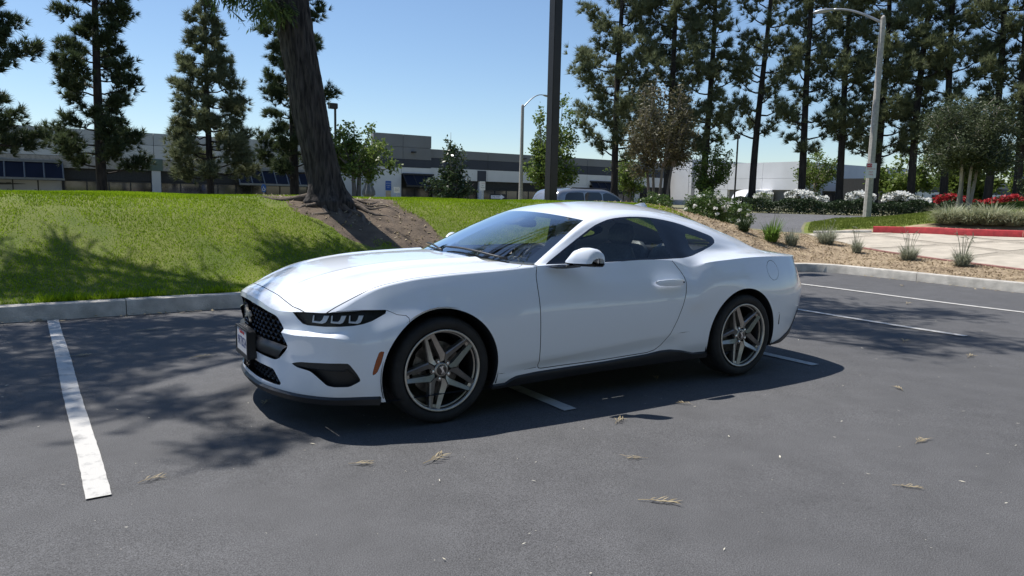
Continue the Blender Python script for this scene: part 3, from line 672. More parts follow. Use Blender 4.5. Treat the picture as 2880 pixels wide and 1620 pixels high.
# flower hedge in front of the pines
def hedge(name, p0, p1, w, h, n, leaf, seed, label, cat, bloom=0, petal='white_petal', size=.09, z=None):
    r = np.random.default_rng(seed); p0, p1 = np.array(p0), np.array(p1); L = np.linalg.norm(p1-p0); d = (p1-p0)/L; nn = np.array([-d[1], d[0]]); root = bpy.data.objects.new(name, None); COL.objects.link(root)
    t = r.uniform(0, 1, n); v = r.normal(0, .33, n).clip(-.5, .5)*w; hz_ = h*(1-r.uniform(0, 1, n)**2.2*.95)*(1+.12*np.sin(t*L*2.3)+.08*np.sin(t*L*5.1))
    xy = np.array([0, 0])+np.outer(t*L, d)+np.outer(v, nn); C = np.stack([xy[:, 0], xy[:, 1], hz_], 1); V, F = leaf_quads(C, r, size, .6); fast_mesh('foliage', V, F, leaf, root)
    if bloom:
        t = r.uniform(0, 1, bloom); v = r.normal(0, .3, bloom)*w; m = 1+.15*np.sin(t*L*2.3); xy = np.outer(t*L, d)+np.outer(v, nn)
        C = np.stack([xy[:, 0], xy[:, 1], h*m*r.uniform(.75, 1.05, bloom)], 1); C = np.repeat(C, 8, 0)+r.normal(0, .03, (bloom*8, 3)); V, F = leaf_quads(C, r, .10, .9); fast_mesh('blossom', V, F, petal, root)
    mid = (p0+p1)/2; root.location = (p0[0], p0[1], float(H(*mid)) if z is None else z); tag(root, label, cat); return root
hedge('hedge', (32.4, 22.9), (37.3, 14.6), .9, .72, 17000, 'hedge_leaf', 90, 'low clipped dark hedge along the far side of the street', 'hedge')
hedge('hedge', (37.4, 14.3), (40.3, 8.5), .9, .72, 8000, 'hedge_leaf', 96, 'low dark hedge continuing towards the right edge', 'hedge')
hedge('flower_bank', (35.0, 21.4), (36.1, 19.6), .8, 1.05, 2600, 'hedge_leaf', 91, 'left bank of white flowers above the dark hedge', 'flowers', 420)
hedge('flower_bank', (36.7, 18.9), (37.3, 17.7), .8, 1.05, 2000, 'hedge_leaf', 92, 'bank of white flowers just left of the concrete lamp post', 'flowers', 320)
hedge('flower_bank', (37.5, 17.3), (38.5, 15.4), .8, 1.05, 2600, 'hedge_leaf', 93, 'bank of white flowers just right of the concrete lamp post', 'flowers', 420)
hedge('flower_bank', (34.2, 22.9), (34.7, 22.1), .6, .95, 900, 'leaf_green', 94, 'small bank of few white flowers at the left end of the hedge', 'flowers', 70)
hedge('flower_bank', (39.4, 15.6), (42.6, 10.6), .8, 1.0, 3800, 'hedge_leaf', 95, 'bank of red flowers between the pines and the lawn', 'flowers', 520, 'red_petal')

# tall unseen trees added behind the camera, blocking sky from the car's flank
for i, (x, y, s_, lab) in enumerate([(-9, -15.5, 2.6, 'unseen shade tree added behind the camera, leftmost'), (-2.5, -16.5, 2.8, 'unseen shade tree added behind the camera, second from the left'), (4.0, -15.5, 2.7, 'unseen shade tree added behind the camera, middle'), (10.5, -16.5, 2.9, 'unseen shade tree added behind the camera, second from the right'), (17.5, -15.0, 2.7, 'unseen shade tree added behind the camera, rightmost')]):
    o = copy_tree(sd0); place(o, x, y, lab, 'tree', 'unseen shade trees added behind the camera', i*2.1, s_, z=.0)
def text(name, body, size, material, loc, rot, parent, ext=.0006, sx=1.0, align='CENTER'):
    cu = bpy.data.curves.new(name, 'FONT'); cu.body = body; cu.size = size; cu.extrude = ext; cu.align_x = align; cu.align_y = 'CENTER'; cu.resolution_u = 2
    o = bpy.data.objects.new(name, cu); COL.objects.link(o)
    bpy.context.view_layer.update()
    dg = bpy.context.evaluated_depsgraph_get(); me = bpy.data.meshes.new_from_object(o.evaluated_get(dg)); bpy.data.objects.remove(o)
    me.materials.clear(); me.materials.append(MATS[material]); t = bpy.data.objects.new(name, me); COL.objects.link(t)
    t.scale = (sx, 1, 1); t.location = loc; t.rotation_euler = rot; t.parent = parent
    return t
# ================================================================ leaning tree on the bank
from mathutils import noise as mnoise
def big_tree():
    bx, by = 4.12, 8.30; bz = float(H(bx, by))
    root = thing('leaning_tree', 'large dark-barked tree leaning left on the grass bank, roots exposed', 'tree', (bx, by, bz))
    path = hermite(np.array([(0, 0, -.35), (0, 0, .0), (-.10, 0, .5), (-.26, 0, 1.2), (-.40, 0, 2.0), (-.58, .02, 3.1), (-.78, .05, 4.2), (-1.02, .10, 5.4), (-1.25, .1, 6.4)]), 18)
    n = len(path); seg = 110; V = np.zeros((n, seg, 3)); lob = [(7, .9, .3), (5, .7, 1.7), (11, .35, .2)]
    for i, c in enumerate(path):
        z = c[2]; fl = math.exp(-max(z, 0)/.20); R = .268*(1-.004*max(z, 0))
        for k in range(seg):
            t = 2*math.pi*k/seg
            lobes = sum(a*max(0, math.cos(m*t/2+p)) for m, a, p in lob)/1.6 if fl > .01 else 0
            r = R*(1+fl*(.30+.70*lobes))
            u = t*6.0; q = Vector((math.cos(t)*R*15, math.sin(t)*R*15, z*1.5+.4*math.sin(t*3)))
            rid = 1-abs(mnoise.noise(q)); rid2 = 1-abs(mnoise.noise(Vector((q.x*2.3, q.y*2.3, q.z*1.7+5))))
            r += .034*(rid**3-.45)+.012*(rid2**2-.4)+.02*mnoise.noise(Vector((math.cos(t)*2, math.sin(t)*2, z*.8)))
            V[i, k] = (c[0]+math.cos(t)*r, c[1]+math.sin(t)*r, z)
    F = [(i*seg+k, i*seg+(k+1) % seg, (i+1)*seg+(k+1) % seg, (i+1)*seg+k) for i in range(n-1) for k in range(seg)]
    mesh_obj('trunk', V.reshape(-1, 3), F, 'ash_bark', root, True)
    # exposed roots hug the slope
    rr = np.random.default_rng(44)
    for a, L, w in [(3.05, 1.15, .060), (2.5, .5, .04), (-2.6, .6, .04), (-2.05, .6, .045), (-1.6, .55, .05), (-1.2, .85, .05), (-.85, 1.15, .045), (-.55, 1.0, .04), (-.25, .9, .035), (.15, .7, .035), (-.95, .55, .03), (-1.4, .7, .032), (-.7, .7, .032), (-.45, 1.3, .028), (-.62, .6, .028)]:
        pts = []; ph = rr.uniform(0, 6, 2); m = 14
        for i in range(m):
            s = i/(m-1); d = .30+L*s; ang = a+.22*math.sin(s*5+ph[0])*s+.08*math.sin(s*13+ph[1])
            x, y = bx+math.cos(ang)*d, by+math.sin(ang)*d; lift = .06*math.exp(-s*6)+.016*math.sin(s*9+ph[1])*(1-s)+w*(.05-.75*s)
            pts.append((x-bx, y-by, float(H(x, y))+lift-bz))
        MB().tube(pts, [w*(1.25-.95*(i/(m-1))) for i in range(m)], 8).build('root', 'root_bark', root, smooth=True)
    # crown: limbs carry sprays of narrow leaflets; c = (x, y, z, radius, sprays), world coordinates
    sx, sy = -.2365, .4474
    def shade(px, py, h, rad, ns): return (px+sx*h, py+sy*h, h, rad, ns)
    CL = [(2.75, 8.2, 4.55, .34, 90), (3.12, 8.0, 4.25, .22, 50), (2.35, 8.3, 4.85, .34, 80), (2.0, 8.2, 5.6, .6, 200), (3.0, 8.6, 5.9, .6, 200)]
    CL += [shade(.25, 4.7, 7.2, .60, 300), shade(.9, 4.5, 7.6, .55, 260), shade(-.6, 4.3, 7.9, .7, 330), shade(.55, 3.55, 8.0, .60, 290), shade(1.15, 3.3, 8.4, .50, 230), shade(-.5, 3.2, 8.3, .65, 300), shade(.1, 2.75, 8.8, .50, 230), shade(-1.0, 2.3, 9.0, .7, 300), shade(-.2, 1.9, 9.2, .45, 190), shade(.55, 1.3, 8.8, .28, 90), shade(.85, .35, 8.6, .24, 70), shade(1.5, 4.4, 7.0, .40, 150),
           shade(.1, 5.95, 6.6, .46, 260), shade(.95, 5.75, 6.8, .34, 190), shade(-.8, 6.0, 6.5, .55, 290), shade(3.0, 6.25, 7.2, .26, 110), shade(-1.1, 6.9, 6.6, .40, 180), shade(.35, 6.55, 7.0, .16, 45), shade(1.7, 5.7, 6.9, .22, 90),
           shade(3.4, 5.4, 8.0, .6, 240), shade(5.0, 5.2, 8.2, .6, 220), shade(6.4, 5.4, 8.6, .5, 180), shade(2.6, 4.6, 8.6, .5, 180)]
    CL += [shade(7.2, 1.3, 9.4, .55, 210), shade(8.0, 1.0, 9.6, .6, 230), shade(8.6, 1.9, 9.8, .55, 210), shade(9.2, 1.4, 10.2, .5, 180), shade(7.6, .35, 9.6, .45, 150), shade(9.4, 2.6, 9.7, .45, 150), shade(8.2, -.25, 10.0, .4, 120), shade(7.0, -.05, 9.6, .32, 80), shade(10.0, 1.0, 10.4, .4, 110), shade(8.3, 2.7, 9.2, .4, 130)]
    top = path[-1]+np.array([bx, by, bz]); rng = np.random.default_rng(77); lm = MB()
    Vs = []; Fs = []; base = 0
    for i, (x, y, z, rad, ns) in enumerate(CL):
        ns = int(ns*1.35); c = np.array([x, y, z]); st = top if z > 5.2 else path[int(n*.66)]+np.array([bx, by, bz])
        if z > 5.2: st = top*(1-.0)+(c-top)*.0
        mid = st*.45+c*.55+np.array([0, 0, .9 if z > 5.2 else .25]); pts = [st*(1-s)**2+2*s*(1-s)*mid+c*s*s for s in np.linspace(0, 1, 9)]
        lm.tube(np.array(pts)-np.array([bx, by, bz]), [.085*(1-s)**1.5+.012 for s in np.linspace(0, 1, 9)], 5)
        for k in range(10):
            e = c+rand_dirs(rng, 1)[0]*rad*np.array([1.1, 1.1, .6]); lm.tube(np.array([pts[-2-k % 3], (pts[-2]+e)/2, e])-np.array([bx, by, bz]), [.012, .009, .004], 4)
        b = c+rng.normal(0, 1, (ns, 3))*rad*np.array([.62, .62, .40]); d = rand_dirs(rng, ns); d[:, 2] = d[:, 2]*.4-.75; d /= np.linalg.norm(d, axis=1)[:, None]
        sd = np.cross(d, rand_dirs(rng, ns)); sd /= np.linalg.norm(sd, axis=1)[:, None]; L = rng.uniform(.20, .34, ns)
        for j in range(11):
            t = (j//2+1)/6.0; sg = 1 if j % 2 else -1; o = b+d*(L*t)[:, None]
            u = d*.75+sd*(.9*sg if j < 10 else 0)+np.array([0, 0, -.25]); u /= np.linalg.norm(u, axis=1)[:, None]
            w = np.cross(u, d+rng.normal(0, .25, (ns, 3))); w /= np.linalg.norm(w, axis=1)[:, None]+1e-9; ll = .105*rng.uniform(.75, 1.2, ns)[:, None]
            Vs.append(np.stack([o, o+u*ll*.45+w*.012, o+u*ll, o+u*ll*.45-w*.012], 1).reshape(-1, 3))
    Vs = np.concatenate(Vs)-np.array([bx, by, bz]); fast_mesh('crown', Vs, np.arange(len(Vs)).reshape(-1, 4), 'leaf_ash', root)
    lm.build('limb', 'ash_bark', root, smooth=True)
big_tree()
# ================================================================ buildings
mat('stucco_grey', (.40, .42, .44), .9, noise=.05, nscale=.7, bump=.2, bscale=30); mat('stucco_light', (.48, .50, .52), .9, noise=.05, nscale=.7, bump=.2, bscale=30)
mat('aggregate_wall', (.30, .285, .27), .95, noise=.18, nscale=6, bump=.5, bscale=20); mat('wall_mid', (.20, .205, .215), .9, noise=.06, nscale=.5); mat('wall_navy', (.055, .062, .082), .9, noise=.08, nscale=.5)
mat('wall_white', (.66, .67, .69), .9, noise=.05, nscale=.6, bump=.15, bscale=20); mat('wall_green', (.10, .14, .12), .9, noise=.08, nscale=2); mat('frame_grey', (.16, .17, .18), .5, metal=.4, noise=.1)
mat('frame_dark', (.025, .026, .03), .6, noise=.2); mat('panel_blue', (.010, .013, .026), .6, spec=.2, noise=.2, nscale=.8); mat('soffit_dark', (.035, .036, .038), .9, noise=.2)
mat('roof_grey', (.4, .4, .4), .9, noise=.1, nscale=.5)
mat('pale_reflection_glass', (.34, .34, .36), .15, noise=.12, nscale=.4, spec=.6)  # pale reflection in the left-bay panes, put into their base colour
def window_glass():
    m, n, l, b = nmat('shop_glass'); tc = n.new('ShaderNodeTexCoord'); t = n.new('ShaderNodeTexNoise'); t.inputs['Scale'].default_value = .35; t.inputs['Detail'].default_value = 4; l.new(tc.outputs['Object'], t.inputs['Vector'])
    r = n.new('ShaderNodeValToRGB'); r.color_ramp.elements[0].color = (.012, .012, .014, 1); r.color_ramp.elements[1].color = (.11, .10, .10, 1); r.color_ramp.elements[0].position = .42; r.color_ramp.elements[1].position = .56
    l.new(t.outputs[0], r.inputs[0]); l.new(r.outputs[0], b.inputs['Base Color']); setp(b, Roughness=.06, Specular_IOR_Level=.8)
window_glass()
YB = 60.0
def shopfront(root, x0, x1, z0, z1, y, step, glass_='shop_glass', frame='frame_dark'):
    n = max(1, round((x1-x0)/step)); w = (x1-x0)/n
    for i in range(n):
        p = MB().box((x0+i*w+.04, y, z0), (x0+(i+1)*w-.04, y+.03, z1)).build('window_pane', glass_, root)
    m = MB()
    for i in range(n+1): m.box((x0+i*w-.04, y-.05, z0), (x0+i*w+.04, y+.06, z1))
    m.box((x0, y-.05, z1), (x1, y+.06, z1+.10)); m.build('window_frame', frame, root)
def canopy(root, x0, x1, ztop, zbot, y, out, step, frame='frame_grey'):
    n = max(1, round((x1-x0)/step)); w = (x1-x0)/n
    for i in range(n):
        a, b = x0+i*w+.05, x0+(i+1)*w-.05
        MB().add([(a, y, ztop), (b, y, ztop), (b, y-out, zbot), (a, y-out, zbot), (a, y+.04, ztop), (b, y+.04, ztop), (b, y-out+.04, zbot-.03), (a, y-out+.04, zbot-.03)], [(0, 1, 2, 3), (4, 7, 6, 5), (0, 3, 7, 4), (1, 5, 6, 2)]).build('canopy_panel', 'panel_blue', root)
    m = MB()
    for i in range(n+1):
        x = x0+i*w; m.tube([(x, y-.03, ztop+.02), (x, y-out-.03, zbot)], .055, 4)
    m.box((x0-.06, y-.10, ztop), (x1+.06, y+.05, ztop+.16)); m.box((x0-.06, y-out-.10, zbot-.16), (x1+.06, y-out+.02, zbot)); m.build('canopy_frame', frame, root)
def panel_row(root, x0, x1, z0, z1, y, t, step, material, name='wall_panel'):
    n = max(1, round((x1-x0)/step)); w = (x1-x0)/n
    for i in range(n): MB().box((x0+i*w+.018, y, z0+.012), (x0+(i+1)*w-.018, y+t, z1-.012)).build(name, material, root)
# --- long low building on the left
b1 = thing('office_building', 'long low pale-grey building with blue sloping canopies behind the left pines', 'building', (0, 0, 0))
MB().box((-46, YB+.45, 0), (26.9, YB+40, 5.5)).build('core', 'soffit_dark', b1); MB().box((-46, YB+.3, 5.5), (26.9, YB+40, 5.56)).build('roof', 'roof_grey', b1)
panel_row(b1, -46, 26.95, 4.75, 5.70, YB, .4, 8.7, 'stucco_grey'); panel_row(b1, -46, 26.95, 3.66, 4.75, YB, .4, 8.7, 'stucco_light'); panel_row(b1, -46, 21.0, 2.78, 3.66, YB-.02, .42, 8.7, 'aggregate_wall', 'wall_band')
MB().box((8.25, YB-.06, 2.79), (9.32, YB-.021, 3.70)).build('accent_block', 'wall_green', b1)
for x0, x1 in ((8.52, 9.15), (-9.2, -8.3), (-20, -19), (-32, -31)): MB().box((x0, YB-.01, 0), (x1, YB+.44, 2.78)).build('pier', 'stucco_light', b1)
canopy(b1, -8.1, 2.55, 3.12, 2.0, YB-.03, .85, 1.14); canopy(b1, 14.95, 21.0, 3.10, 2.02, YB-.03, .95, 1.0)
shopfront(b1, -8.2, 2.5, .15, 1.82, YB+.30, 1.45, 'pale_reflection_glass')
for x0, x1, st in ((2.6, 8.5, 1.4), (9.2, 14.9, 1.4), (14.95, 21, 1.2), (-19, -9.3, 1.5)): shopfront(b1, x0, x1, .15, 1.82, YB+.30, st)
MB().box((-46, YB+.25, 1.95), (21, YB+.44, 2.78)).build('transom_band', 'soffit_dark', b1)
panel_row(b1, 21.0, 26.95, 0, 3.66, YB, .4, 3, 'stucco_light')
text('window_lettering', 'ARC', 1.0, 'frame_dark', (-3.1, YB+.28, 1.0), (math.pi/2, 0, 0), b1, .004); text('window_lettering', 'Document Solutions', .36, 'wall_navy', (.55, YB+.28, 1.02), (math.pi/2, 0, 0), b1, .004)
pl_ = MB(); pl_.prism([(-1.75,.02),(-.2,-.05),(-.12,-.25),(0,-.42),(.12,-.25),(.2,-.05),(1.75,.02),(1.75,.05),(.2,.10),(.10,.35),(0,.52),(-.10,.35),(-.2,.10),(-1.75,.05)], 'y', YB+.27, YB+.285)
for xx in (-.75, .75): pl_.box((xx-.14, YB+.268, -.02), (xx+.14, YB+.284, .12))
pl_ = pl_.build('window_emblem', 'frame_dark', b1); pl_.location = (-1.55, 0, 1.50)
# --- grey, navy and white building to its right
b2 = thing('warehouse', 'grey and white warehouse with a dark navy band, right of the office building', 'building', (0, 0, 0))
MB().box((27, YB+.45, 0), (66, YB+40, 5.6)).build('core', 'soffit_dark', b2); MB().box((27, YB+.3, 5.6), (66, YB+40, 5.66)).build('roof', 'roof_grey', b2)
panel_row(b2, 27, 33.0, 5.80, 6.98, YB-.30, .6, 3.0, 'wall_mid', 'parapet_panel'); panel_row(b2, 27, 33.0, 4.68, 5.80, YB-.30, .6, 3.0, 'wall_mid', 'parapet_panel'); panel_row(b2, 27, 33.0, 3.93, 4.68, YB-.30, .6, 3.0, 'wall_navy'); panel_row(b2, 27, 29.85, 0.2, 3.93, YB-.28, .5, 3, 'wall_white'); panel_row(b2, 29.85, 33.0, 3.30, 3.93, YB-.28, .5, 3.2, 'wall_white')
panel_row(b2, 33.05, 66, 4.95, 5.80, YB, .4, 7.3, 'wall_mid', 'parapet_panel'); panel_row(b2, 33.05, 66, 4.02, 4.95, YB, .4, 7.3, 'wall_navy'); panel_row(b2, 33.05, 66, 2.85, 4.02, YB, .4, 7.3, 'wall_white')
MB().box((38.4, YB-.03, 2.84), (39.45, YB-.002, 3.92)).build('accent_block', 'wall_navy', b2)
for x0, x1 in ((38.6, 39.2), (46.5, 47.1), (49, 53.2), (60, 61)): MB().box((x0, YB, 0), (x1, YB+.44, 2.85)).build('pier', 'wall_white', b2)
canopy(b2, 30.0, 33.2, 3.22, 2.25, YB-.32, .9, 1.05, 'frame_dark'); canopy(b2, 53.3, 56.6, 3.2, 2.1, YB-.03, .9, 1.1, 'frame_dark')
for x0, x1 in ((30.0, 33.1), (33.4, 38.5), (39.3, 46.4), (53.3, 60)): shopfront(b2, x0, x1, .15, 1.95, YB+.28, 1.35)
MB().box((33.2, YB+.22, 2.06), (66, YB+.44, 2.85)).build('transom_band', 'soffit_dark', b2)
for x in (31.0, 57.5, 44.0):
    MB().box((x-.18, YB-.75 if x < 33 else YB-.45, 5.30), (x+.18, YB-.28 if x < 33 else YB+.02, 5.42)).build('wall_light', 'frame_dark', b2)
# --- white buildings on the right
b3 = thing('white_building', 'white building with dark lettering boards high on its wall, behind the rose bushes', 'building', (0, 0, 0))
panel_row(b3, 67, 79, 5.5, 6.3, 57.5, .4, 12, 'wall_white'); panel_row(b3, 67, 79, 4.3, 5.5, 57.5, .4, 12, 'wall_white'); panel_row(b3, 67, 79, 3.1, 4.3, 57.5, .4, 12, 'wall_white'); panel_row(b3, 67, 79, 0, 3.1, 57.5, .4, 12, 'wall_white')
MB().box((67, 57.95, 0), (79, 85, 6.2)).build('core', 'wall_white', b3); MB().box((71.5, 57.44, .2), (74.5, 57.49, 2.3)).build('roller_door', 'frame_dark', b3)
text('wall_lettering', 'mdm', 1.0, 'wall_navy', (77.3, 57.48, 5.55), (math.pi/2, 0, 0), b3, .004); text('wall_number', '780', .8, 'wall_navy', (69.0, 57.48, 2.9), (math.pi/2, 0, 0), b3, .004)
MB().box((73.6, 57.46, 5.25), (74.5, 57.485, 5.95)).build('wall_board', 'stucco_grey', b3)
b4 = thing('white_building', 'white building with a sunlit side wall and dark ground floor, seen between pine trunks', 'building', (0, 0, 0))
MB().box((66.4, 42.4, 0), (90, 56, 5.4)).build('core', 'wall_mid', b4)
for z0, z1 in ((2.7, 3.9), (3.9, 5.6)):
    for y0, y1 in ((42, 46.6), (46.6, 51.2), (51.2, 56)): MB().box((66, y0+.015, z0+.01), (66.4, y1-.015, z1-.01)).build('wall_panel', 'wall_white', b4)
    panel_row(b4, 66.42, 90, z0, z1, 42, .4, 6, 'wall_white')
MB().box((66, 51.2, .2), (66.4, 56, 2.69)).build('wall_panel', 'wall_white', b4); MB().box((68.5, 42.02, .2), (70.0, 42.4, 2.69)).build('pier', 'wall_white', b4)
shopfront(b4, 71, 84, .5, 2.4, 42.3, 1.5)
b5 = thing('far_warehouse', 'low grey and white building with dark awnings behind the red flowers', 'building', (0, 0, 0))
MB().box((68.02, 33.4, 0), (97.98, 39, 3.9)).build('core', 'soffit_dark', b5); panel_row(b5, 68, 98, 3.35, 4.1, 33, .4, 5, 'wall_mid', 'parapet_panel'); panel_row(b5, 68, 98, 2.75, 3.35, 33, .4, 5, 'wall_navy'); panel_row(b5, 68, 98, 1.95, 2.75, 33, .4, 5, 'wall_white'); MB().box((68, 33.2, .5), (98, 33.39, 1.94)).build('shop_wall', 'shop_glass', b5)
for x in (68.5, 74.5, 82): canopy(b5, x, x+3, 2.3, 1.3, 32.95, 1.1, 1.5, 'frame_dark')

# ================================================================ posts, lamps, signs
mat('bronze_steel', (.028, .024, .022), .45, metal=.3, noise=.15, nscale=5); mat('cast_concrete', (.40, .375, .34), .9, noise=.18, nscale=12, bump=.4, bscale=60); mat('galvanised', (.42, .43, .44), .45, metal=.8, noise=.12, nscale=8)
mat('sign_white', (.72, .72, .71), .5, noise=.05, nscale=8); mat('sign_black', (.012, .012, .013), .5, noise=.2); mat('sign_red', (.45, .02, .025), .5, noise=.1); mat('sign_blue', (.02, .10, .38), .5, noise=.1); mat('sign_tan', (.55, .42, .26), .6, noise=.1); mat('canvas_grey', (.14, .15, .16), .9, noise=.15); mat('lamp_lens', (.55, .55, .5), .3, noise=.1)
# square steel pole behind the car
x, y = 9.72, 9.5; z = float(H(x, y))
lp = thing('light_pole', 'square dark-bronze steel light pole rising behind the car roof', 'light pole', (x, y, z))
MB().prism([(-.105, -.105), (.105, -.105), (.105, .105), (-.105, .105)], 'z', -.3, 9.2).build('pole', 'bronze_steel', lp, bevel=.008); MB().prism([(-.2, -.2), (.2, -.2), (.2, .2), (-.2, .2)], 'z', -.2, .04).build('base_plate', 'bronze_steel', lp, bevel=.01)
for s in (-1, 1):
    MB().box((s*.105 if s > 0 else -.35, -.04, 9.0), (.35 if s > 0 else -.105, .04, 9.08)).build('arm', 'bronze_steel', lp); hd_ = MB().box((s*.35 if s > 0 else -.95, -.2, 8.95), (.95 if s > 0 else -.35, .2, 9.12)).build('lamp_head', 'bronze_steel', lp, bevel=.02)
def street_lamp(x, y, z, h, dirv, L, rise, r0, label, oct_=True):
    t = thing('street_lamp', label, 'street lamp', (x, y, z)); d = Vector((dirv[0], dirv[1], 0)).normalized()
    MB().tube([(0, 0, -.3), (0, 0, h*.5), (0, 0, h)], [r0, r0*.82, r0*.66], 8).build('pole', 'cast_concrete', t); MB().tube([(0, 0, h-.02), (0, 0, h+.10), (0, 0, h+.16)], [r0*.62, r0*.5, r0*.15], 8).build('pole_cap', 'cast_concrete', t, smooth=True)
    pts = [Vector((0, 0, h-.12))+d*(L*s)+Vector((0, 0, rise*math.sin(s*math.pi*.52))) for s in np.linspace(0, 1, 12)]
    MB().tube(pts, [.05-.018*s for s in np.linspace(0, 1, 12)], 8).build('arm', 'galvanised', t, smooth=True)
    e = pts[-1]; secs = []
    v = []; n8 = 10
    for s, wd, hh in ((-.05, .03, .03), (.08, .08, .05), (.25, .14, .075), (.48, .15, .07), (.62, .11, .05), (.68, .03, .02)):
        c = e+d*s+Vector((0, 0, -.10*s)); q = Vector((-d.y, d.x, 0))
        for k in range(n8): a = 2*math.pi*k/n8; v.append(tuple(c+q*math.cos(a)*wd+Vector((0, 0, math.sin(a)*hh))))
    m = MB(); m.add(v, [(i*n8+k, i*n8+(k+1) % n8, (i+1)*n8+(k+1) % n8, (i+1)*n8+k) for i in range(5) for k in range(n8)]); m.build('lamp_head', 'galvanised', t, smooth=True)
    return t
street_lamp(26.6, 11.82, .75, 7.45, (25.45-26.6, 13.6-11.82), 1.75, .62, .15, 'concrete street lamp with a curved arm on the right lawn')
street_lamp(31.35, 42, .2, 7.9, (1, .05), 1.9, 1.15, .17, 'distant street lamp left of the square brown pole')
t = thing('parking_lamp', 'thin dark lamp pole with a box head above the low green tree', 'light pole', (16.8, 42, .2)); MB().tube([(0, 0, -.2), (0, 0, 6.7)], .075, 6).build('pole', 'bronze_steel', t); MB().box((-.42, -.2, 6.5), (.12, .2, 6.85)).build('lamp_head', 'bronze_steel', t, bevel=.03)
t = thing('parking_lamp', 'thin dark lamp pole standing before the lettered white building', 'light pole', (56.6, 42.5, .3)); MB().tube([(0, 0, -.2), (0, 0, 7.2)], .085, 6).build('pole', 'bronze_steel', t); MB().box((-.42, -.2, 7.0), (.12, .2, 7.35)).build('lamp_head', 'bronze_steel', t, bevel=.03)
def sign(name, label, x, y, z, w, h, mats_, rows, rotz=0, post=None, cat='sign'):
    """flat panel on a post; rows = (text, size, material, dx, dz)"""
    t = thing(name, label, cat, (x, y, z), rotz); MB().prism(rounded([(-w/2, -h/2), (w/2, -h/2), (w/2, h/2), (-w/2, h/2)], 2, .05), 'y', -.012, 0).build('panel', mats_, t)
    for tx, sz, m_, dx, dz in rows: text('lettering', tx, sz, m_, (dx, -.0135, dz), (math.pi/2, 0, 0), t, .0008)
    if post: MB().box((-.025, .001, post-z), (.025, .05, h/2)).build('post', 'galvanised', t)
    return t
s1 = sign('one_way_sign', 'black ONE WAY sign with a white arrow at the top of the bank', 18.94, 26, 1.37, .90, .30, 'sign_black', [('ONE WAY', .105, 'sign_black', -.10, 0)], 0, .2)
MB().prism([(-.38, -.075), (.18, -.075), (.18, -.125), (.40, 0), (.18, .125), (.18, .075), (-.38, .075)], 'y', -.0132, -.0122).build('arrow', 'sign_white', s1)
ang = math.atan2(-26.8, -15.5)+math.pi/2
s2 = sign('no_stopping_sign', 'small white NO STOPPING ANY TIME sign on the concrete lamp post', 26.46, 11.72, 2.68, .36, .56, 'sign_white', [('STOPPING', .062, 'sign_red', 0, .06), ('ANY', .075, 'sign_red', 0, -.05), ('TIME', .075, 'sign_red', 0, -.15)], math.radians(-58))
MB().box((-.15, -.014, .12), (.02, -.0122, .26)).build('red_block', 'sign_red', s2); text('lettering', 'NO', .09, 'sign_white', (-.065, -.0155, .19), (math.pi/2, 0, 0), s2, .0008)
s3 = sign('wall_sign', 'blue notice on the white warehouse wall beside the low green tree', 28.5, YB-.30, 2.15, .58, .88, 'sign_blue', [('NOTICE', .13, 'sign_white', 0, .22), ('PARKING', .10, 'sign_white', 0, .02), ('ONLY', .10, 'sign_white', 0, -.16)])
s4 = sign('wall_sign', 'small tan notice directly under the blue one', 28.5, YB-.30, 1.38, .50, .56, 'sign_tan', [('TOW', .12, 'sign_white', 0, .08)])
t = thing('accessible_parking_sign', 'small rounded blue wheelchair sign in front of the canopy windows', 'sign', (14.4, 50, 1.6)); MB().prism(rounded([(-.17, -.30), (.17, -.30), (.17, .30), (-.17, .30)], 3, .25), 'y', -.012, 0).build('panel', 'sign_blue', t); MB().box((-.02, .001, -1.5), (.02, .03, .2)).build('post', 'galvanised', t)
w_ = MB(); w_.tube([(.09*math.cos(a)-.01, -.016, -.08+.10*math.sin(a)) for a in np.linspace(2.4, 6.3, 12)], .016, 4); w_.tube([(-.03, -.016, .13), (-.02, -.016, .02), (.07, -.016, .0), (.11, -.016, -.10)], .02, 4); w_.build('wheelchair_symbol', 'sign_white', t)
s5 = sign('tow_away_sign', 'white sign with a red heading on a post left of the ONE WAY sign', 26.72, 40, 2.1, .42, .62, 'sign_white', [('TOW AWAY', .065, 'sign_red', 0, .18), ('NO', .10, 'sign_black', 0, .02), ('PARKING', .07, 'sign_black', 0, -.12)], 0, .2)
s6 = sign('notice_board', 'small white notice on a short post before the dark canopy window', 24.85, 50, 1.72, .52, .46, 'sign_white', [('PRIVATE', .09, 'sign_black', 0, .06), ('PROPERTY', .09, 'sign_black', 0, -.07)], 0, .2)
t = thing('patio_umbrella', 'closed grey patio umbrella against the white warehouse wall', 'umbrella', (25.4, 57, .2)); MB().tube([(0, 0, 0), (0, 0, 2.75)], .03, 6).build('pole', 'galvanised', t)
v = []
for zz, rr_ in ((2.7, .03), (2.3, .20), (1.8, .34), (1.4, .50), (1.1, .52), (.85, .30)):
    for k in range(16): a = 2*math.pi*k/16; q = rr_*(1+.22*math.cos(8*a)); v.append((q*math.cos(a), q*math.sin(a), zz))
MB().add(v, [(i*16+k, i*16+(k+1) % 16, (i+1)*16+(k+1) % 16, (i+1)*16+k) for i in range(5) for k in range(16)]).build('canopy', 'canvas_grey', t)

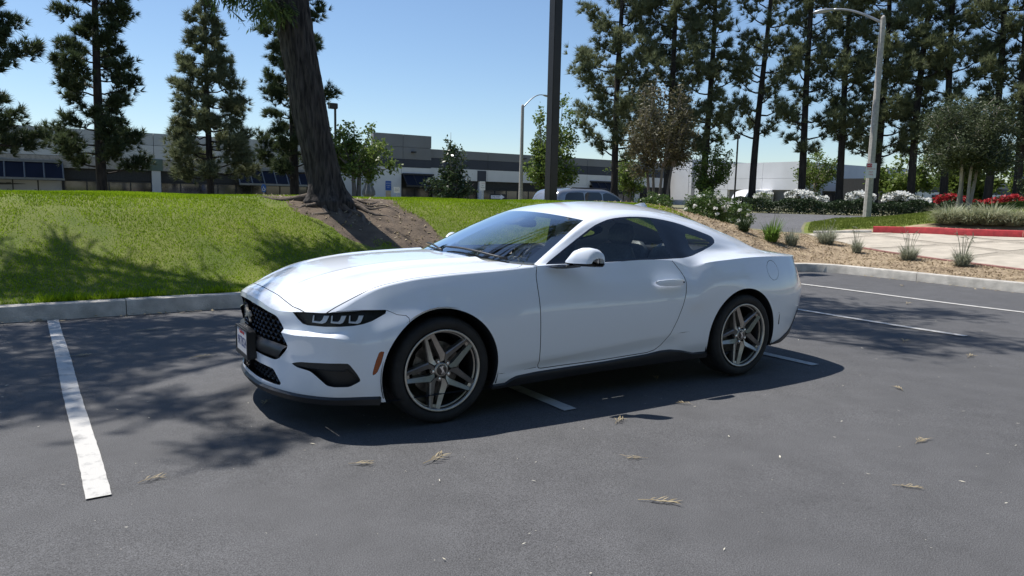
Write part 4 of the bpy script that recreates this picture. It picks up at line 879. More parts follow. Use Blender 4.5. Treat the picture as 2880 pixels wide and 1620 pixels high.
# ================================================================ other vehicles
mat('silver_paint', (.27, .285, .31), .25, metal=.5, coat=1.0, noise=.03); mat('van_white', (.80, .80, .80), .3, coat=.8, noise=.03); mat('dark_glass', (.010, .011, .013), .05, spec=.8, noise=.2)
def loft_car(name, label, loc, rotz, sts, win, paint, rails=False, wheels_=((.9, .33), (3.9, .33)), R=.33):
    """sts: x, sill z, belt z, roof z, half width, roof half width; x runs from tail to nose"""
    t = thing(name, label, 'car', loc, rotz); A = []
    for x, zs, zb, zr, w, wr in sts:
        A.append([(x, 0, zs), (x, w*.96, zs), (x, w, (zs+zb)/2), (x, w*.985, zb-.06), (x, w*.95, zb), (x, w*.95+(wr-w*.95)*.55, zb+(zr-zb)*.55), (x, wr, zr-.05 if zr-zb > .1 else zr), (x, wr*.8, zr), (x, 0, zr+.02)])
    G = hermite(np.swapaxes(hermite(np.array(A), 5), 0, 1), 3); s = Soup(); f = s.add_grid(G)
    for cx, cz in wheels_: cutf, f = s.cut(f, circ_(cx, R, R+.05))
    gl = []
    for poly in win:
        a, f = s.cut(f, lambda x, y, z, g=sdf(poly): np.where(y > .45, g(x, z), 9)); gl.append(a)
    s.emit('body', f, paint, t, auto=40)
    for g in gl:
        for sd in (-1, 1): s.emit('side_window', g, 'dark_glass', t, side=sd)
    for cx, cz in wheels_:
        for sd in (-1, 1):
            m = MB().lathe([(.0, .10), (.19, .10), (.20, .115), (R-.02, .115), (R, .08), (R, -.08), (R-.02, -.1), (0, -.1)], 28, 'y').build('wheel', 'tyre_rubber', t, smooth=False); m.location = (cx, sd*.72, R)
    if rails:
        for sd in (-1, 1): MB().tube([(1.0, sd*.60, sts[3][3]+.0), (1.1, sd*.60, sts[3][3]+.07), (3.0, sd*.60, sts[3][3]+.06), (3.15, sd*.60, sts[3][3]+.0)], .022, 6).build('roof_rail', 'black_plastic', t, smooth=True)
    return t
def circ_(cx, cz, r): return lambda x, y, z: np.where(y > .3, np.hypot(x-cx, z-cz)-r, 9)
# ================================================================ the coupe
# ---- paint and trim
def car_paint():
    m, n, l, b = nmat('white_paint')
    setp(b, Base_Color=(0.79, 0.84, 0.92, 1), Roughness=0.32, Coat_Weight=1.0, Coat_Roughness=0.015, Coat_IOR=1.5, Specular_IOR_Level=0.4)
    tc = n.new('ShaderNodeTexCoord'); t = n.new('ShaderNodeTexNoise'); t.inputs['Scale'].default_value = 3.2; t.inputs['Detail'].default_value = 7
    l.new(tc.outputs['Object'], t.inputs['Vector'])
    r = n.new('ShaderNodeMapRange'); l.new(t.outputs[0], r.inputs[0])
    r.inputs[1].default_value = 0.35; r.inputs[2].default_value = 0.75; r.inputs[3].default_value = 0.012; r.inputs[4].default_value = 0.06
    l.new(r.outputs[0], b.inputs['Coat Roughness'])
    # thin road dust low on the panels
    sx = n.new('ShaderNodeSeparateXYZ'); l.new(tc.outputs['Object'], sx.inputs[0])
    mr = n.new('ShaderNodeMapRange'); l.new(sx.outputs[2], mr.inputs[0])
    mr.inputs[1].default_value = 0.42; mr.inputs[2].default_value = 0.2; mr.inputs[3].default_value = 0.0; mr.inputs[4].default_value = 0.22
    mu = n.new('ShaderNodeMath'); mu.operation = 'MULTIPLY'; l.new(mr.outputs[0], mu.inputs[0]); l.new(t.outputs[0], mu.inputs[1])
    mx = n.new('ShaderNodeMix'); mx.data_type = 'RGBA'; l.new(mu.outputs[0], mx.inputs[0])
    mx.inputs[6].default_value = (0.79, 0.84, 0.92, 1); mx.inputs[7].default_value = (0.36, 0.32, 0.27, 1)
    l.new(mx.outputs[2], b.inputs['Base Color'])
car_paint()
mat('black_plastic', (0.018, 0.019, 0.022), 0.45, bump=0.15, bscale=300)
mat('gloss_black', (0.006, 0.006, 0.008), 0.12, coat=0.6, noise=0.2)
mat('seam_dark', (0.012, 0.013, 0.016), 0.7, noise=0.2)
mat('tyre_rubber', (0.016, 0.016, 0.017), 0.75, noise=0.35, nscale=14, bump=0.2, bscale=120)
mat('rim_metal', (0.40, 0.375, 0.345), 0.36, metal=0.85, noise=0.1, nscale=30, coat=0.3)
mat('rim_lip', (0.56, 0.53, 0.48), 0.38, metal=0.75, noise=0.08, nscale=30)
mat('barrel_metal', (0.05, 0.05, 0.052), 0.4, metal=0.6, noise=0.3)
mat('steel', (0.45, 0.45, 0.46), 0.25, metal=1.0, noise=0.15, nscale=50)
mat('brake_iron', (0.16, 0.15, 0.145), 0.45, metal=0.8, noise=0.25, nscale=60)
mat('chrome', (0.72, 0.73, 0.75), 0.12, metal=1.0, noise=0.04, nscale=60)
mat('lamp_housing', (0.012, 0.012, 0.014), 0.5, noise=0.3, nscale=40)
mat('drl_bar', (0.85, 0.87, 0.90), 0.35, metal=0.0, noise=0.06, nscale=90, coat=0.5)
mat('amber_lens', (0.32, 0.07, 0.012), 0.25, noise=0.25, nscale=200, coat=0.4)
mat('red_lens', (0.16, 0.008, 0.008), 0.2, noise=0.2, nscale=200, coat=0.5)
mat('interior_black', (0.02, 0.02, 0.022), 0.6, noise=0.3, nscale=60, bump=0.1, bscale=400)
mat('leather_grey', (0.10, 0.102, 0.105), 0.38, noise=0.25, nscale=50, bump=0.12, bscale=350)
mat('headliner', (0.16, 0.165, 0.17), 0.9, noise=0.1, nscale=200)
mat('paper_white', (0.78, 0.78, 0.76), 0.8, noise=0.05, nscale=90)
mat('plate_white', (0.42, 0.43, 0.46), 0.45, noise=0.06, nscale=60)
mat('plate_ink', (0.03, 0.045, 0.14), 0.5, noise=0.2)
mat('plate_red', (0.45, 0.03, 0.03), 0.5, noise=0.2)
def glass(name, tint, refl=1.0, rough=0.0, gain=1.7):
    m, n, l, b = nmat(name); out = n['Material Output']; n.remove(b)
    tr = n.new('ShaderNodeBsdfTransparent'); tr.inputs[0].default_value = (*tint, 1)
    gl = n.new('ShaderNodeBsdfGlossy'); gl.inputs['Roughness'].default_value = rough; gl.inputs[0].default_value = (refl, refl, refl, 1)
    lw = n.new('ShaderNodeLayerWeight'); lw.inputs[0].default_value = .5       # Schlick reflectance, same from both sides of the pane
    pw_ = n.new('ShaderNodeMath'); pw_.operation = 'POWER'; pw_.inputs[1].default_value = 5; l.new(lw.outputs['Facing'], pw_.inputs[0])
    fr = n.new('ShaderNodeMath'); fr.operation = 'MULTIPLY_ADD'; fr.inputs[1].default_value = .955; fr.inputs[2].default_value = .045; l.new(pw_.outputs[0], fr.inputs[0])
    sc = n.new('ShaderNodeMath'); sc.operation = 'MULTIPLY'; sc.use_clamp = True
    tx = n.new('ShaderNodeTexNoise'); tx.inputs['Scale'].default_value = 9
    mr = n.new('ShaderNodeMapRange'); mr.inputs[3].default_value = gain; mr.inputs[4].default_value = gain+.3
    l.new(tx.outputs[0], mr.inputs[0]); l.new(mr.outputs[0], sc.inputs[1])
    l.new(fr.outputs[0], sc.inputs[0]); mx = n.new('ShaderNodeMixShader')
    l.new(sc.outputs[0], mx.inputs[0]); l.new(tr.outputs[0], mx.inputs[1]); l.new(gl.outputs[0], mx.inputs[2]); l.new(mx.outputs[0], out.inputs[0])
    return m
glass('windshield_glass', (0.84, 0.90, 0.88), gain=3.0); glass('side_glass', (0.72, 0.76, 0.75), .75); glass('clear_lens', (0.93, 0.94, 0.95), .09)

CAR = thing('coupe', 'white two-door fastback coupe parked across the stall lines', 'car', CAR_LOC, CAR_TH)
S = Soup()

# ---- lower body ring: stations run from the nose centre round the side to the tail centre, nine rows from sill to shoulder
def side(x, prof): return [(x, y, z) for y, z in prof]
ST = [
 [(-.950,0,.195),(-.968,0,.240),(-.955,0,.30),(-.955,0,.38),(-.965,0,.48),(-.962,0,.58),(-.958,0,.65),(-.965,0,.715),(-.962,0,.757)],
 [(-.935,.25,.195),(-.952,.25,.240),(-.943,.25,.30),(-.943,.25,.38),(-.952,.25,.48),(-.952,.25,.58),(-.948,.25,.65),(-.950,.25,.71),(-.946,.25,.747)],
 [(-.868,.48,.193),(-.887,.48,.238),(-.893,.48,.30),(-.897,.48,.38),(-.905,.48,.48),(-.914,.48,.592),(-.900,.48,.612),(-.900,.48,.69),(-.896,.48,.713)],
 [(-.782,.64,.19),(-.800,.65,.235),(-.812,.655,.30),(-.822,.66,.38),(-.830,.665,.48),(-.845,.676,.592),(-.806,.661,.614),(-.794,.66,.695),(-.790,.66,.7245)],
 [(-.64,.785,.19),(-.655,.80,.235),(-.665,.81,.30),(-.672,.816,.38),(-.672,.818,.48),(-.674,.820,.587),(-.646,.796,.612),(-.638,.783,.70),(-.635,.77,.733)],
 side(-.5, [(.855,.19),(.865,.235),(.875,.30),(.880,.38),(.883,.48),(.881,.59),(.866,.68),(.835,.757),(.789,.806)]),
 side(-.4, [(.900,.19),(.905,.235),(.912,.30),(.917,.38),(.920,.48),(.917,.60),(.902,.71),(.862,.80),(.803,.855)]),
 side(-.2, [(.910,.19),(.915,.235),(.925,.30),(.935,.38),(.941,.50),(.940,.62),(.926,.745),(.885,.85),(.822,.902)]),
 side(0,   [(.910,.19),(.920,.24),(.930,.30),(.935,.38),(.944,.52),(.946,.66),(.931,.78),(.890,.875),(.832,.922)]),
 side(.2,  [(.905,.19),(.918,.24),(.926,.29),(.933,.36),(.945,.52),(.946,.67),(.931,.79),(.893,.885),(.838,.934)]),
 side(.42, [(.890,.185),(.908,.235),(.914,.275),(.925,.33),(.942,.52),(.945,.68),(.931,.80),(.896,.89),(.843,.944)]),
 side(.735,[(.878,.19),(.900,.245),(.900,.285),(.926,.335),(.942,.53),(.945,.685),(.932,.80),(.902,.895),(.845,.963)]),
 side(1.3, [(.878,.20),(.900,.25),(.902,.29),(.929,.378),(.943,.54),(.946,.695),(.934,.805),(.903,.90),(.845,.967)]),
 side(1.82,[(.878,.20),(.900,.265),(.905,.32),(.931,.411),(.943,.56),(.945,.70),(.933,.81),(.901,.90),(.843,.973)]),
 side(2.0, [(.880,.20),(.900,.265),(.910,.32),(.933,.417),(.944,.565),(.945,.70),(.934,.80),(.908,.885),(.853,.957)]),
 side(2.12,[(.883,.20),(.900,.245),(.920,.30),(.935,.42),(.945,.57),(.946,.70),(.938,.79),(.922,.86),(.879,.914)]),
 side(2.3, [(.895,.20),(.905,.24),(.925,.30),(.940,.42),(.951,.58),(.953,.71),(.947,.80),(.930,.885),(.895,.943)]),
 side(2.54,[(.905,.20),(.915,.24),(.930,.30),(.943,.42),(.955,.60),(.957,.72),(.951,.81),(.932,.90),(.884,.957)]),
 side(2.77,[(.910,.21),(.918,.245),(.930,.30),(.943,.42),(.954,.60),(.957,.72),(.951,.815),(.928,.905),(.872,.967)]),
 side(3.05,[(.918,.22),(.924,.25),(.930,.30),(.937,.40),(.944,.55),(.945,.70),(.937,.81),(.910,.905),(.850,.968)]),
 side(3.3, [(.860,.225),(.870,.255),(.885,.30),(.900,.40),(.911,.55),(.912,.70),(.900,.81),(.870,.90),(.815,.961)]),
 side(3.5, [(.745,.27),(.762,.29),(.79,.33),(.828,.41),(.852,.52),(.852,.66),(.832,.80),(.800,.90),(.765,.952)]),
 [(3.42,.66,.265),(3.47,.68,.292),(3.54,.70,.34),(3.62,.71,.42),(3.69,.715,.54),(3.715,.715,.68),(3.66,.70,.80),(3.635,.69,.88),(3.61,.69,.9495)],
 [(3.50,.50,.265),(3.55,.50,.292),(3.62,.50,.34),(3.70,.50,.42),(3.775,.50,.54),(3.80,.50,.68),(3.725,.50,.80),(3.705,.50,.88),(3.69,.50,.9555)],
 [(3.54,.25,.265),(3.59,.25,.292),(3.66,.25,.34),(3.74,.25,.42),(3.81,.25,.54),(3.84,.25,.68),(3.765,.25,.80),(3.75,.25,.88),(3.74,.25,.963)],
 [(3.55,0,.265),(3.60,0,.292),(3.67,0,.34),(3.75,0,.42),(3.82,0,.54),(3.85,0,.68),(3.775,0,.80),(3.765,0,.88),(3.755,0,.965)],
]
for q_ in ST[5:22]:                                               # steep flank up to the shoulder line
    x_, yT, zT = q_[8]; q_[7] = (x_, yT+.024, zT-.055); q_[6] = (x_, min(yT+.062, q_[5][1]-.004), zT-.150); q_[5] = (x_, min(max(q_[4][1]-.006, yT+.090), .957), max(zT-.272, q_[4][2]+.07))
SN = len(ST); A0 = np.array(ST)                                   # (stations, rows, 3)
dist = np.linalg.norm(np.diff(A0[:, 4], axis=0), axis=-1)
NPU = [max(4, int(math.ceil(d/0.017))) for d in dist]
U = hermite(A0, NPU)                                              # (M, rows, 3)
sh = np.zeros((SN, 9)); sh[1:6, 5] = [.7, .9, 1, .9, .3]; sh[1:5, 6] = .8; sh[9:17, 3] = [.2, .5, .8, .8, .8, .7, .5, .2]; sh[0:5, 1] = .7; sh[22:, 5] = .8; sh[22:, 6] = .6
shu = hermite(np.stack([np.cumsum(np.r_[0, dist])[:, None].repeat(9, 1), sh], -1), NPU)[..., 1].clip(0, 1)
P1 = hermite(np.swapaxes(U, 0, 1), 6, sharp=[shu[:, k] for k in range(9)])   # (rows*, M, 3)
stat_idx = np.cumsum([0]+NPU); iC, iB, iE = stat_idx[4], stat_idx[11], stat_idx[21]
T = P1[-1]                                                        # shoulder curve
ring = S.add_grid(P1[:, :, :])

# ---- hood and wing tops
TF = T[iC:iB+1]                                                   # wing crest from headlamp to screen
ns = len(TF); sv = np.cumsum(np.r_[0, np.linalg.norm(np.diff(TF, axis=0), axis=1)]); sv /= sv[-1]
cl = hermite(np.array([(-.962,.757),(-.935,.776),(-.872,.803),(-.78,.843),(-.66,.886),(-.5,.928),(-.28,.965),(-.05,.984),(.2,.995),(.43,1.003)]), 12)
cs = np.linspace(0, 1, len(cl)); cl_s = np.cumsum(np.r_[0, np.linalg.norm(np.diff(cl, axis=0), axis=1)]); cl_s /= cl_s[-1]
C0 = np.stack([np.interp(sv, cl_s, cl[:, 0]), np.interp(sv, cl_s, cl[:, 1])], 1)
Lk = T[:iC+1]; NT = 54
tt = np.linspace(0, 1, NT)
def along_y(curve, n):                                            # resample by y fraction
    f = curve[:, 1]/curve[-1, 1]; return np.stack([np.interp(n, f, curve[:, i]) for i in range(3)], 1)
Lf = along_y(Lk, tt)
Rk = hermite(np.array([(.43,0,1.003),(.445,.25,.999),(.475,.45,.990),(.535,.60,.977),(.63,.74,.968),(.735,.845,.963)]), 12); Rk[-1] = TF[-1]
Rf = along_y(Rk, tt)
P2 = np.zeros((ns, NT, 3))
for i in range(ns):
    s_ = sv[i]; x0, z0 = C0[i]; x1, y1, z1 = TF[i]
    y = y1*tt; wz = tt**2.6; wx = tt**2.0
    x = x0*(1-wx)+x1*wx; z = z0*(1-wz)+z1*wz
    b0x = C0[0][0]*(1-wx)+TF[0][0]*wx; b0z = C0[0][1]*(1-wz)+TF[0][2]*wz; b0y = TF[0][1]*tt
    b1x = C0[-1][0]*(1-wx)+TF[-1][0]*wx; b1z = C0[-1][1]*(1-wz)+TF[-1][2]*wz; b1y = TF[-1][1]*tt
    kf = (1-s_)**3; kr = s_**6
    x = x+(Lf[:, 0]-b0x)*kf+(Rf[:, 0]-b1x)*kr; z = z+(Lf[:, 2]-b0z)*(1-s_)**7+(Rf[:, 2]-b1z)*kr
    y = y+(Lf[:, 1]-b0y)*kf+(Rf[:, 1]-b1y)*kr
    yr = 0.33+0.12*np.clip((x+.8)/1.2, 0, 1); fade = np.clip((x+.93)/.25, 0, 1)*np.clip(s_*8, 0, 1)*np.clip((1-tt)*6, 0, 1)
    z = z+fade*(0.010*np.exp(-((y-yr)/.035)**2)-0.007*np.exp(-((y-yr-.10)/.06)**2)+0.004*np.exp(-((y-.62)/.05)**2))
    P2[i] = np.stack([x, y, z], 1)
P2[:, -1] = TF; P2[:, 0, 1] = 0
hoodf = S.add_grid(P2)

# ---- cabin sides (row 0 on the shoulder, last row on the roof edge)
GX = [.735,.85,1.0,1.15,1.29,1.45,1.7,1.9,2.0,2.12,2.3,2.54,2.77,3.05,3.3,3.5]
GS = [
 [(.845,.963),(.836,.9645),(.827,.966),(.818,.967),(.809,.968),(.80,.9685),(.79,.968)],
 [(.845,.964),(.834,.972),(.820,.987),(.806,1.007),(.790,1.024),(.772,1.034),(.748,1.029)],
 [(.845,.965),(.825,.985),(.805,1.020),(.785,1.056),(.765,1.088),(.743,1.114),(.705,1.112)],
 [(.845,.966),(.815,1.00),(.785,1.055),(.755,1.110),(.728,1.157),(.702,1.192),(.66,1.197)],
 [(.845,.967),(.810,1.015),(.775,1.08),(.735,1.150),(.697,1.210),(.666,1.247),(.612,1.262)],
 [(.845,.968),(.805,1.025),(.765,1.10),(.720,1.180),(.677,1.240),(.637,1.281),(.565,1.310)],
 [(.845,.970),(.805,1.030),(.760,1.11),(.710,1.195),(.662,1.265),(.622,1.305),(.55,1.335)],
 [(.843,.973),(.805,1.030),(.758,1.113),(.708,1.195),(.658,1.262),(.621,1.300),(.55,1.331)],
 [(.853,.957),(.812,1.015),(.758,1.10),(.708,1.185),(.658,1.255),(.622,1.291),(.55,1.324)],
 [(.879,.914),(.848,.972),(.783,1.058),(.727,1.145),(.68,1.215),(.636,1.265),(.55,1.309)],
 [(.895,.943),(.842,.975),(.782,1.030),(.745,1.090),(.70,1.160),(.65,1.222),(.55,1.280)],
 [(.884,.957),(.832,.983),(.772,1.022),(.735,1.080),(.69,1.140),(.64,1.187),(.55,1.233)],
 [(.872,.967),(.820,.989),(.757,1.011),(.712,1.050),(.667,1.100),(.62,1.137),(.545,1.170)],
 [(.850,.968),(.79,.986),(.71,.999),(.665,1.015),(.63,1.040),(.59,1.066),(.535,1.091)],
 [(.815,.961),(.755,.974),(.69,.983),(.64,.988),(.605,.993),(.575,.999),(.52,1.006)],
 [(.765,.952),(.735,.9555),(.70,.9575),(.66,.959),(.62,.960),(.58,.961),(.52,.962)],
]
GA = np.array([[(x, y, z) for y, z in r] for x, r in zip(GX, GS)])
GA[-1, :, 0] = [3.5, 3.56, 3.60, 3.63, 3.65, 3.665, 3.685]; GA[-1, 1:, 2] -= .006
GD = hermite(GA, 20); TB = T[iB:iE+1]
gs = np.zeros((len(TB), 7, 3))
for r in range(7):
    fx = GD[:, 0, 0]; order = np.maximum.accumulate(fx+np.arange(len(fx))*1e-9)
    for c in range(3): gs[:, r, c] = np.interp(TB[:, 0], order, GD[:, r, c])
gs[:, 0] = TB
CS = hermite(np.swapaxes(gs, 0, 1), 7)                            # (rows*, M2, 3)
cab = S.add_grid(CS)
RE = CS[-1]                                                       # roof edge / screen pillar line
jh = int(np.argmin(np.abs(TB[:, 0]-1.285)))                       # header corner
# ---- roof, back window and deck
zcx = hermite(np.array([(1.17,1.307),(1.26,1.333),(1.4,1.362),(1.6,1.385),(1.8,1.394),(2.0,1.391),(2.2,1.377),(2.4,1.350),(2.6,1.308),(2.8,1.250),(3.0,1.175),(3.2,1.086),(3.34,1.024),(3.45,.992),(3.6,.978),(3.755,.965)]), 14)
REr = RE[jh:]; nr_ = len(REr); NR = 30; tr_ = np.linspace(0, 1, NR)
P3 = np.zeros((nr_, NR, 3)); xs0 = REr[0, 0]; xs1 = REr[-1, 0]
for i in range(nr_):
    e = REr[i]; f = (e[0]-xs0)/(xs1-xs0)
    xc = 1.17+f*(3.755-1.17); zc = np.interp(xc, zcx[:, 0], zcx[:, 1])
    y = e[1]*tr_; wx = tr_**2.2; wz = tr_**2.1
    P3[i] = np.stack([xc*(1-wx)+e[0]*wx, y, zc*(1-wz)+e[2]*wz], 1)
P3[:, -1] = REr
roof = S.add_grid(P3)
# ---- windscreen
Wk = RE[:jh+1]; nw = len(Wk); sw = np.cumsum(np.r_[0, np.linalg.norm(np.diff(Wk, axis=0), axis=1)]); sw /= sw[-1]
wb = hermite(np.array([(.40,0,.992),(.425,.25,.989),(.50,.50,.981),(.60,.67,.973),(.735,.79,.968)]), 10); hb = P3[0]
NW = 30; tw = np.linspace(0, 1, NW); wbf = along_y(wb, tw); hbf = along_y(hb, tw); wbf[-1] = Wk[0]; hbf[-1] = Wk[-1]
P4 = np.zeros((nw, NW, 3))
for i in range(nw):
    s_ = sw[i]; lin = wbf*(1-s_)+hbf*s_; el = Wk[0]*(1-s_)+Wk[-1]*s_
    k = (tw**2)[:, None]
    P4[i] = lin+k*(Wk[i]-el)+np.array([-.010, 0, .014])*(math.sin(math.pi*s_)*(1-tw**2))[:, None]
wsf = S.add_grid(P4)

# ---- outlines read off the panels
DOOR = [(.735,1.05),(.722,.965),(.700,.90),(.694,.83),(.698,.64),(.706,.40),(.709,.30),(.717,.277),(.74,.272),(1.258,.276),(1.70,.288),(1.775,.302),(1.83,.335),(1.903,.421),(1.957,.52),(2.0,.617),(2.035,.72),(2.050,.791),(2.046,.835),(2.018,.887),(1.949,.982),(1.9,1.05)]
DLO = [(.800,.969),(.984,1.063),(1.123,1.132),(1.265,1.200),(1.335,1.228),(1.405,1.249),(1.47,1.266),(1.537,1.277),(1.62,1.285),(1.7,1.289),(1.79,1.289),(1.872,1.285),(1.96,1.277),(2.051,1.265),(2.15,1.248),(2.241,1.228),(2.4,1.180),(2.51,1.146),(2.548,1.128),(2.556,1.105),(2.540,1.082),(2.47,1.055),(2.36,1.025),(2.2,.994),(2.08,.979),(1.9,.976),(1.658,.974),(1.319,.970),(1.0,.969)]
def fx(poly): 
    g = sdf(poly); return lambda x, y, z: g(x, z)
def fy(poly, xmax=-.5):
    g = sdf(poly); return lambda x, y, z: np.where(x < xmax, g(y, z), 9.0)
def circ(cx, cz, r): return lambda x, y, z: np.hypot(x-cx, z-cz)-r
# wheel arches
AF = circ(-.012, .335, .396); AR = circ(2.705, .335, .392)
archf, ring = S.cut(ring, AF); archr, ring = S.cut(ring, AR)
# front openings
GRI = rounded([(-.1,.722),(0,.726),(.25,.715),(.44,.690),(.485,.679),(.525,.63),(.585,.545),(.598,.515),(.575,.488),(.50,.428),(.46,.412),(.43,.408),(0,.412),(-.1,.412)], 2, .2)
grille, ring = S.cut(ring, fy(GRI))
LOW = rounded([(-.1,.345),(.40,.350),(.43,.34),(.50,.262),(.46,.252),(.30,.256),(-.1,.258)], 2, .2)
lowin, ring = S.cut(ring, fy(LOW))
HEAD = [(-.842,.7235),(-.818,.680),(-.798,.655),(-.775,.648),(-.70,.645),(-.62,.646),(-.55,.651),(-.50,.660),(-.45,.676),(-.40,.701),(-.345,.728),(-.37,.738),(-.42,.737),(-.5,.736),(-.635,.7295),(-.70,.7245)]
head, ring = S.cut(ring, lambda x, y, z, g=sdf(HEAD): np.where(y > .3, g(x, z), 9))
FOG = [(-.858,.409),(-.838,.425),(-.815,.432),(-.74,.436),(-.64,.437),(-.590,.434),(-.545,.372),(-.522,.330),(-.535,.318),(-.585,.292),(-.665,.292),(-.700,.300),(-.735,.338),(-.770,.375),(-.785,.384),(-.83,.395)]
fog, ring = S.cut(ring, lambda x, y, z, g=sdf(FOG): np.where(y > .3, g(x, z), 9))
MARK = [(-.424,.503),(-.396,.500),(-.414,.43),(-.436,.372),(-.462,.352),(-.458,.385),(-.445,.44)]
mark, ring = S.cut(ring, fx(MARK))
RMARK = [(3.148,.515),(3.165,.515),(3.176,.39),(3.160,.39)]
rmark, ring = S.cut(ring, fx(RMARK))
# dark lower trim
SPL = [(-1.2,-1),(-1.2,.228),(-.9,.226),(-.6,.226),(-.408,.228),(-.405,-1)]
spl, ring = S.cut(ring, fx(SPL))
SKIRT = [(.30,-1),(.30,.206),(.455,.206),(.50,.232),(.54,.245),(.70,.254),(1.27,.263),(1.70,.278),(1.83,.291),(1.93,.290),(2.05,.272),(2.18,.241),(2.33,.239),(2.33,-1)]
skirt, ring = S.cut(ring, fx(SKIRT))
RLIP = [(3.0,-1),(3.0,.236),(3.12,.236),(3.25,.262),(3.36,.300),(3.45,.36),(3.5,.43),(3.56,.48),(4.2,.48),(4.2,-1)]
rlip, ring = S.cut(ring, fx(RLIP))
# panels with open shut lines
door, dgap, ring = S.gap(ring, fx(DOOR))
fdoor, fgap, ring = S.gap(ring, lambda x, y, z, g=circ(3.085, .855, .080): g(x, y, z), .0016)
BUMP = [(-1.2,-1),(-1.2,.9),(-.648,.9),(-.645,.733),(-.5,.738),(-.36,.737),(-.30,.708),(-.235,.70),(-.235,-1)]
fbump, bgap, ring = S.gap(ring, fx(BUMP), .0016)
RQL = lambda x, y, z: np.where((x > .30) & (x < 2.5), np.abs(z-np.where(x < 1.2, .274+.03*(x-.38), .418)), 9.0)-.0018
rgap, ring = S.cut(ring, lambda x, y, z: np.where((x < .705) | (x > 1.91), RQL(x, y, z), 9.0))
HOODC = [(-.872,-1),(-.872,0),(-.866,.2),(-.856,.30),(-.824,.55),(-.792,.655),(-.77,.70),(-.70,.745),(-.633,.752),(-.5,.772),(-.3,.797),(0,.812),(.3,.826),(.5,.834),(.575,.833),(.60,.82),(.64,.785),(.668,.745),(.69,.70),(.8,.60),(.8,-1)]
hg = sdf(HOODC)
hood, hgap, wing = S.gap(hoodf, lambda x, y, z: hg(x, y), .0024)
nose, wing = S.cut(wing, lambda x, y, z: np.where(x < -.60, y-.80, 1.0)*1.0)
# side glass
dlo, cab = S.cut(cab, fx(DLO)); g_dlo = sdf(DLO)
trim, dlo = S.cut(dlo, lambda x, y, z: -(g_dlo(x, z)+.013))
gA, rest = S.cut(dlo, lambda x, y, z: np.maximum(x-(1.965-.06*(z-.98)/.28), -(x-(.985+.0*z))))
sail, rest = S.cut(rest, lambda x, y, z: x-1.2)
QG = rounded([(2.215,1.165),(2.36,1.131),(2.478,1.093),(2.47,1.070),(2.35,1.045),(2.225,1.026)], 2, .15)
qg, qblack = S.cut(rest, fx(QG))
# rear glass
BL = rounded([(2.42,-.6),(2.42,.47),(2.75,.475),(3.18,.46),(3.24,.40),(3.30,.0),(3.30,-.6)], 1, .1)
back, roof = S.cut(roof, lambda x, y, z, g=sdf(BL): g(x, y))
DECK = [(3.36,-1),(3.36,.50),(3.40,.585),(3.9,.585),(3.9,-1)]
dk = sdf(DECK)
lid, lgap, roof2 = S.gap(roof, lambda x, y, z: dk(x, y))
lid2, lgap2, cab = S.gap(cab, lambda x, y, z: np.where(x > 3.2, dk(x, y), 9.))
# tail lamps
TAIL = [(3.50,.905),(3.9,.905),(3.9,.815),(3.58,.815)]
tail, ring = S.cut(ring, lambda x, y, z, g=sdf(TAIL): np.where(y > .12, g(x, z), 9))

# split the ring into named panels
rear_b, ring = S.cut(ring, lambda x, y, z: 3.30+.35*np.clip(z-.72, 0, 1)-x+np.where(z > .905, 9., 0))
fender, body = S.cut(ring, lambda x, y, z: x-.70)
inward = lambda d: (lambda p: p-np.stack([0*p[:, 0], np.sign(p[:, 1])*d, 0*p[:, 0]], 1))
back_in = lambda d: (lambda p: p+np.array([d, 0, 0]))
def flange(edge_faces, d):
    """narrow return of a wheel opening: rim edges pushed inward"""
    fl, wl = S.shifted(edge_faces, inward(d)); return wl
body_faces = body+cab+roof2; fend_faces = fender+wing
S.emit('body_shell', body_faces, 'white_paint', CAR, auto=26)
for sd_ in (-1, 1):
    S.emit('front_wing', fend_faces, 'white_paint', CAR, side=sd_, auto=80)
S.emit('hood', hood, 'white_paint', CAR, auto=50)
S.emit('front_bumper', fbump+nose, 'white_paint', CAR, auto=34)
S.emit('rear_bumper', rear_b, 'white_paint', CAR, auto=40)
S.emit('boot_lid', lid+lid2, 'white_paint', CAR, auto=50)
# shut-line channels
seam = []
for g_ in (dgap, bgap, rgap, fgap): 
    fl, wl = S.shifted(g_, inward(.008)); seam.append(fl)
for g_ in (hgap, lgap, lgap2):
    fl, wl = S.shifted(g_, lambda p: p-np.array([0, 0, .010])); seam.append(fl)
for k_, g_ in enumerate(seam):
    for sd_ in ((-1, 1) if k_ < 4 else (None,)):
        o_ = S.emit('shut_line', g_, 'seam_dark', CAR, side=sd_)
        if o_: o_['kind'] = 'stuff'
for af_ in (archf, archr):
    wl = flange(af_, .035)
    for sd_ in (-1, 1): S.emit('arch_lip', wl, 'seam_dark', CAR, side=sd_)
S.emit('fuel_flap', fdoor, 'white_paint', CAR, side=-1)
for sd_ in (-1, 1):
    d_ = S.emit('door', door, 'white_paint', CAR, side=sd_, auto=40)
    if sd_ == -1: near_door = d_
    S.emit('side_window', gA, 'side_glass', CAR, side=sd_)
    S.emit('quarter_window', qg, 'side_glass', CAR, side=sd_)
    S.emit('window_trim', trim+qblack+sail, 'gloss_black', CAR, side=sd_)
    sk_f, sk_w = S.shifted(skirt, lambda p: p*np.array([1, 1.012, 1])+np.array([0, 0, -.012]))
    S.emit('side_skirt', sk_f+sk_w, 'black_plastic', CAR, side=sd_, auto=30)
S.emit('windshield', wsf, 'windshield_glass', CAR)
S.emit('rear_window', back, 'side_glass', CAR)
fl, w2 = S.shifted(spl, lambda p: (p-np.array([1.3, 0, 0]))*np.array([1.006, 1.008, 1])+np.array([1.3, 0, -.014]))
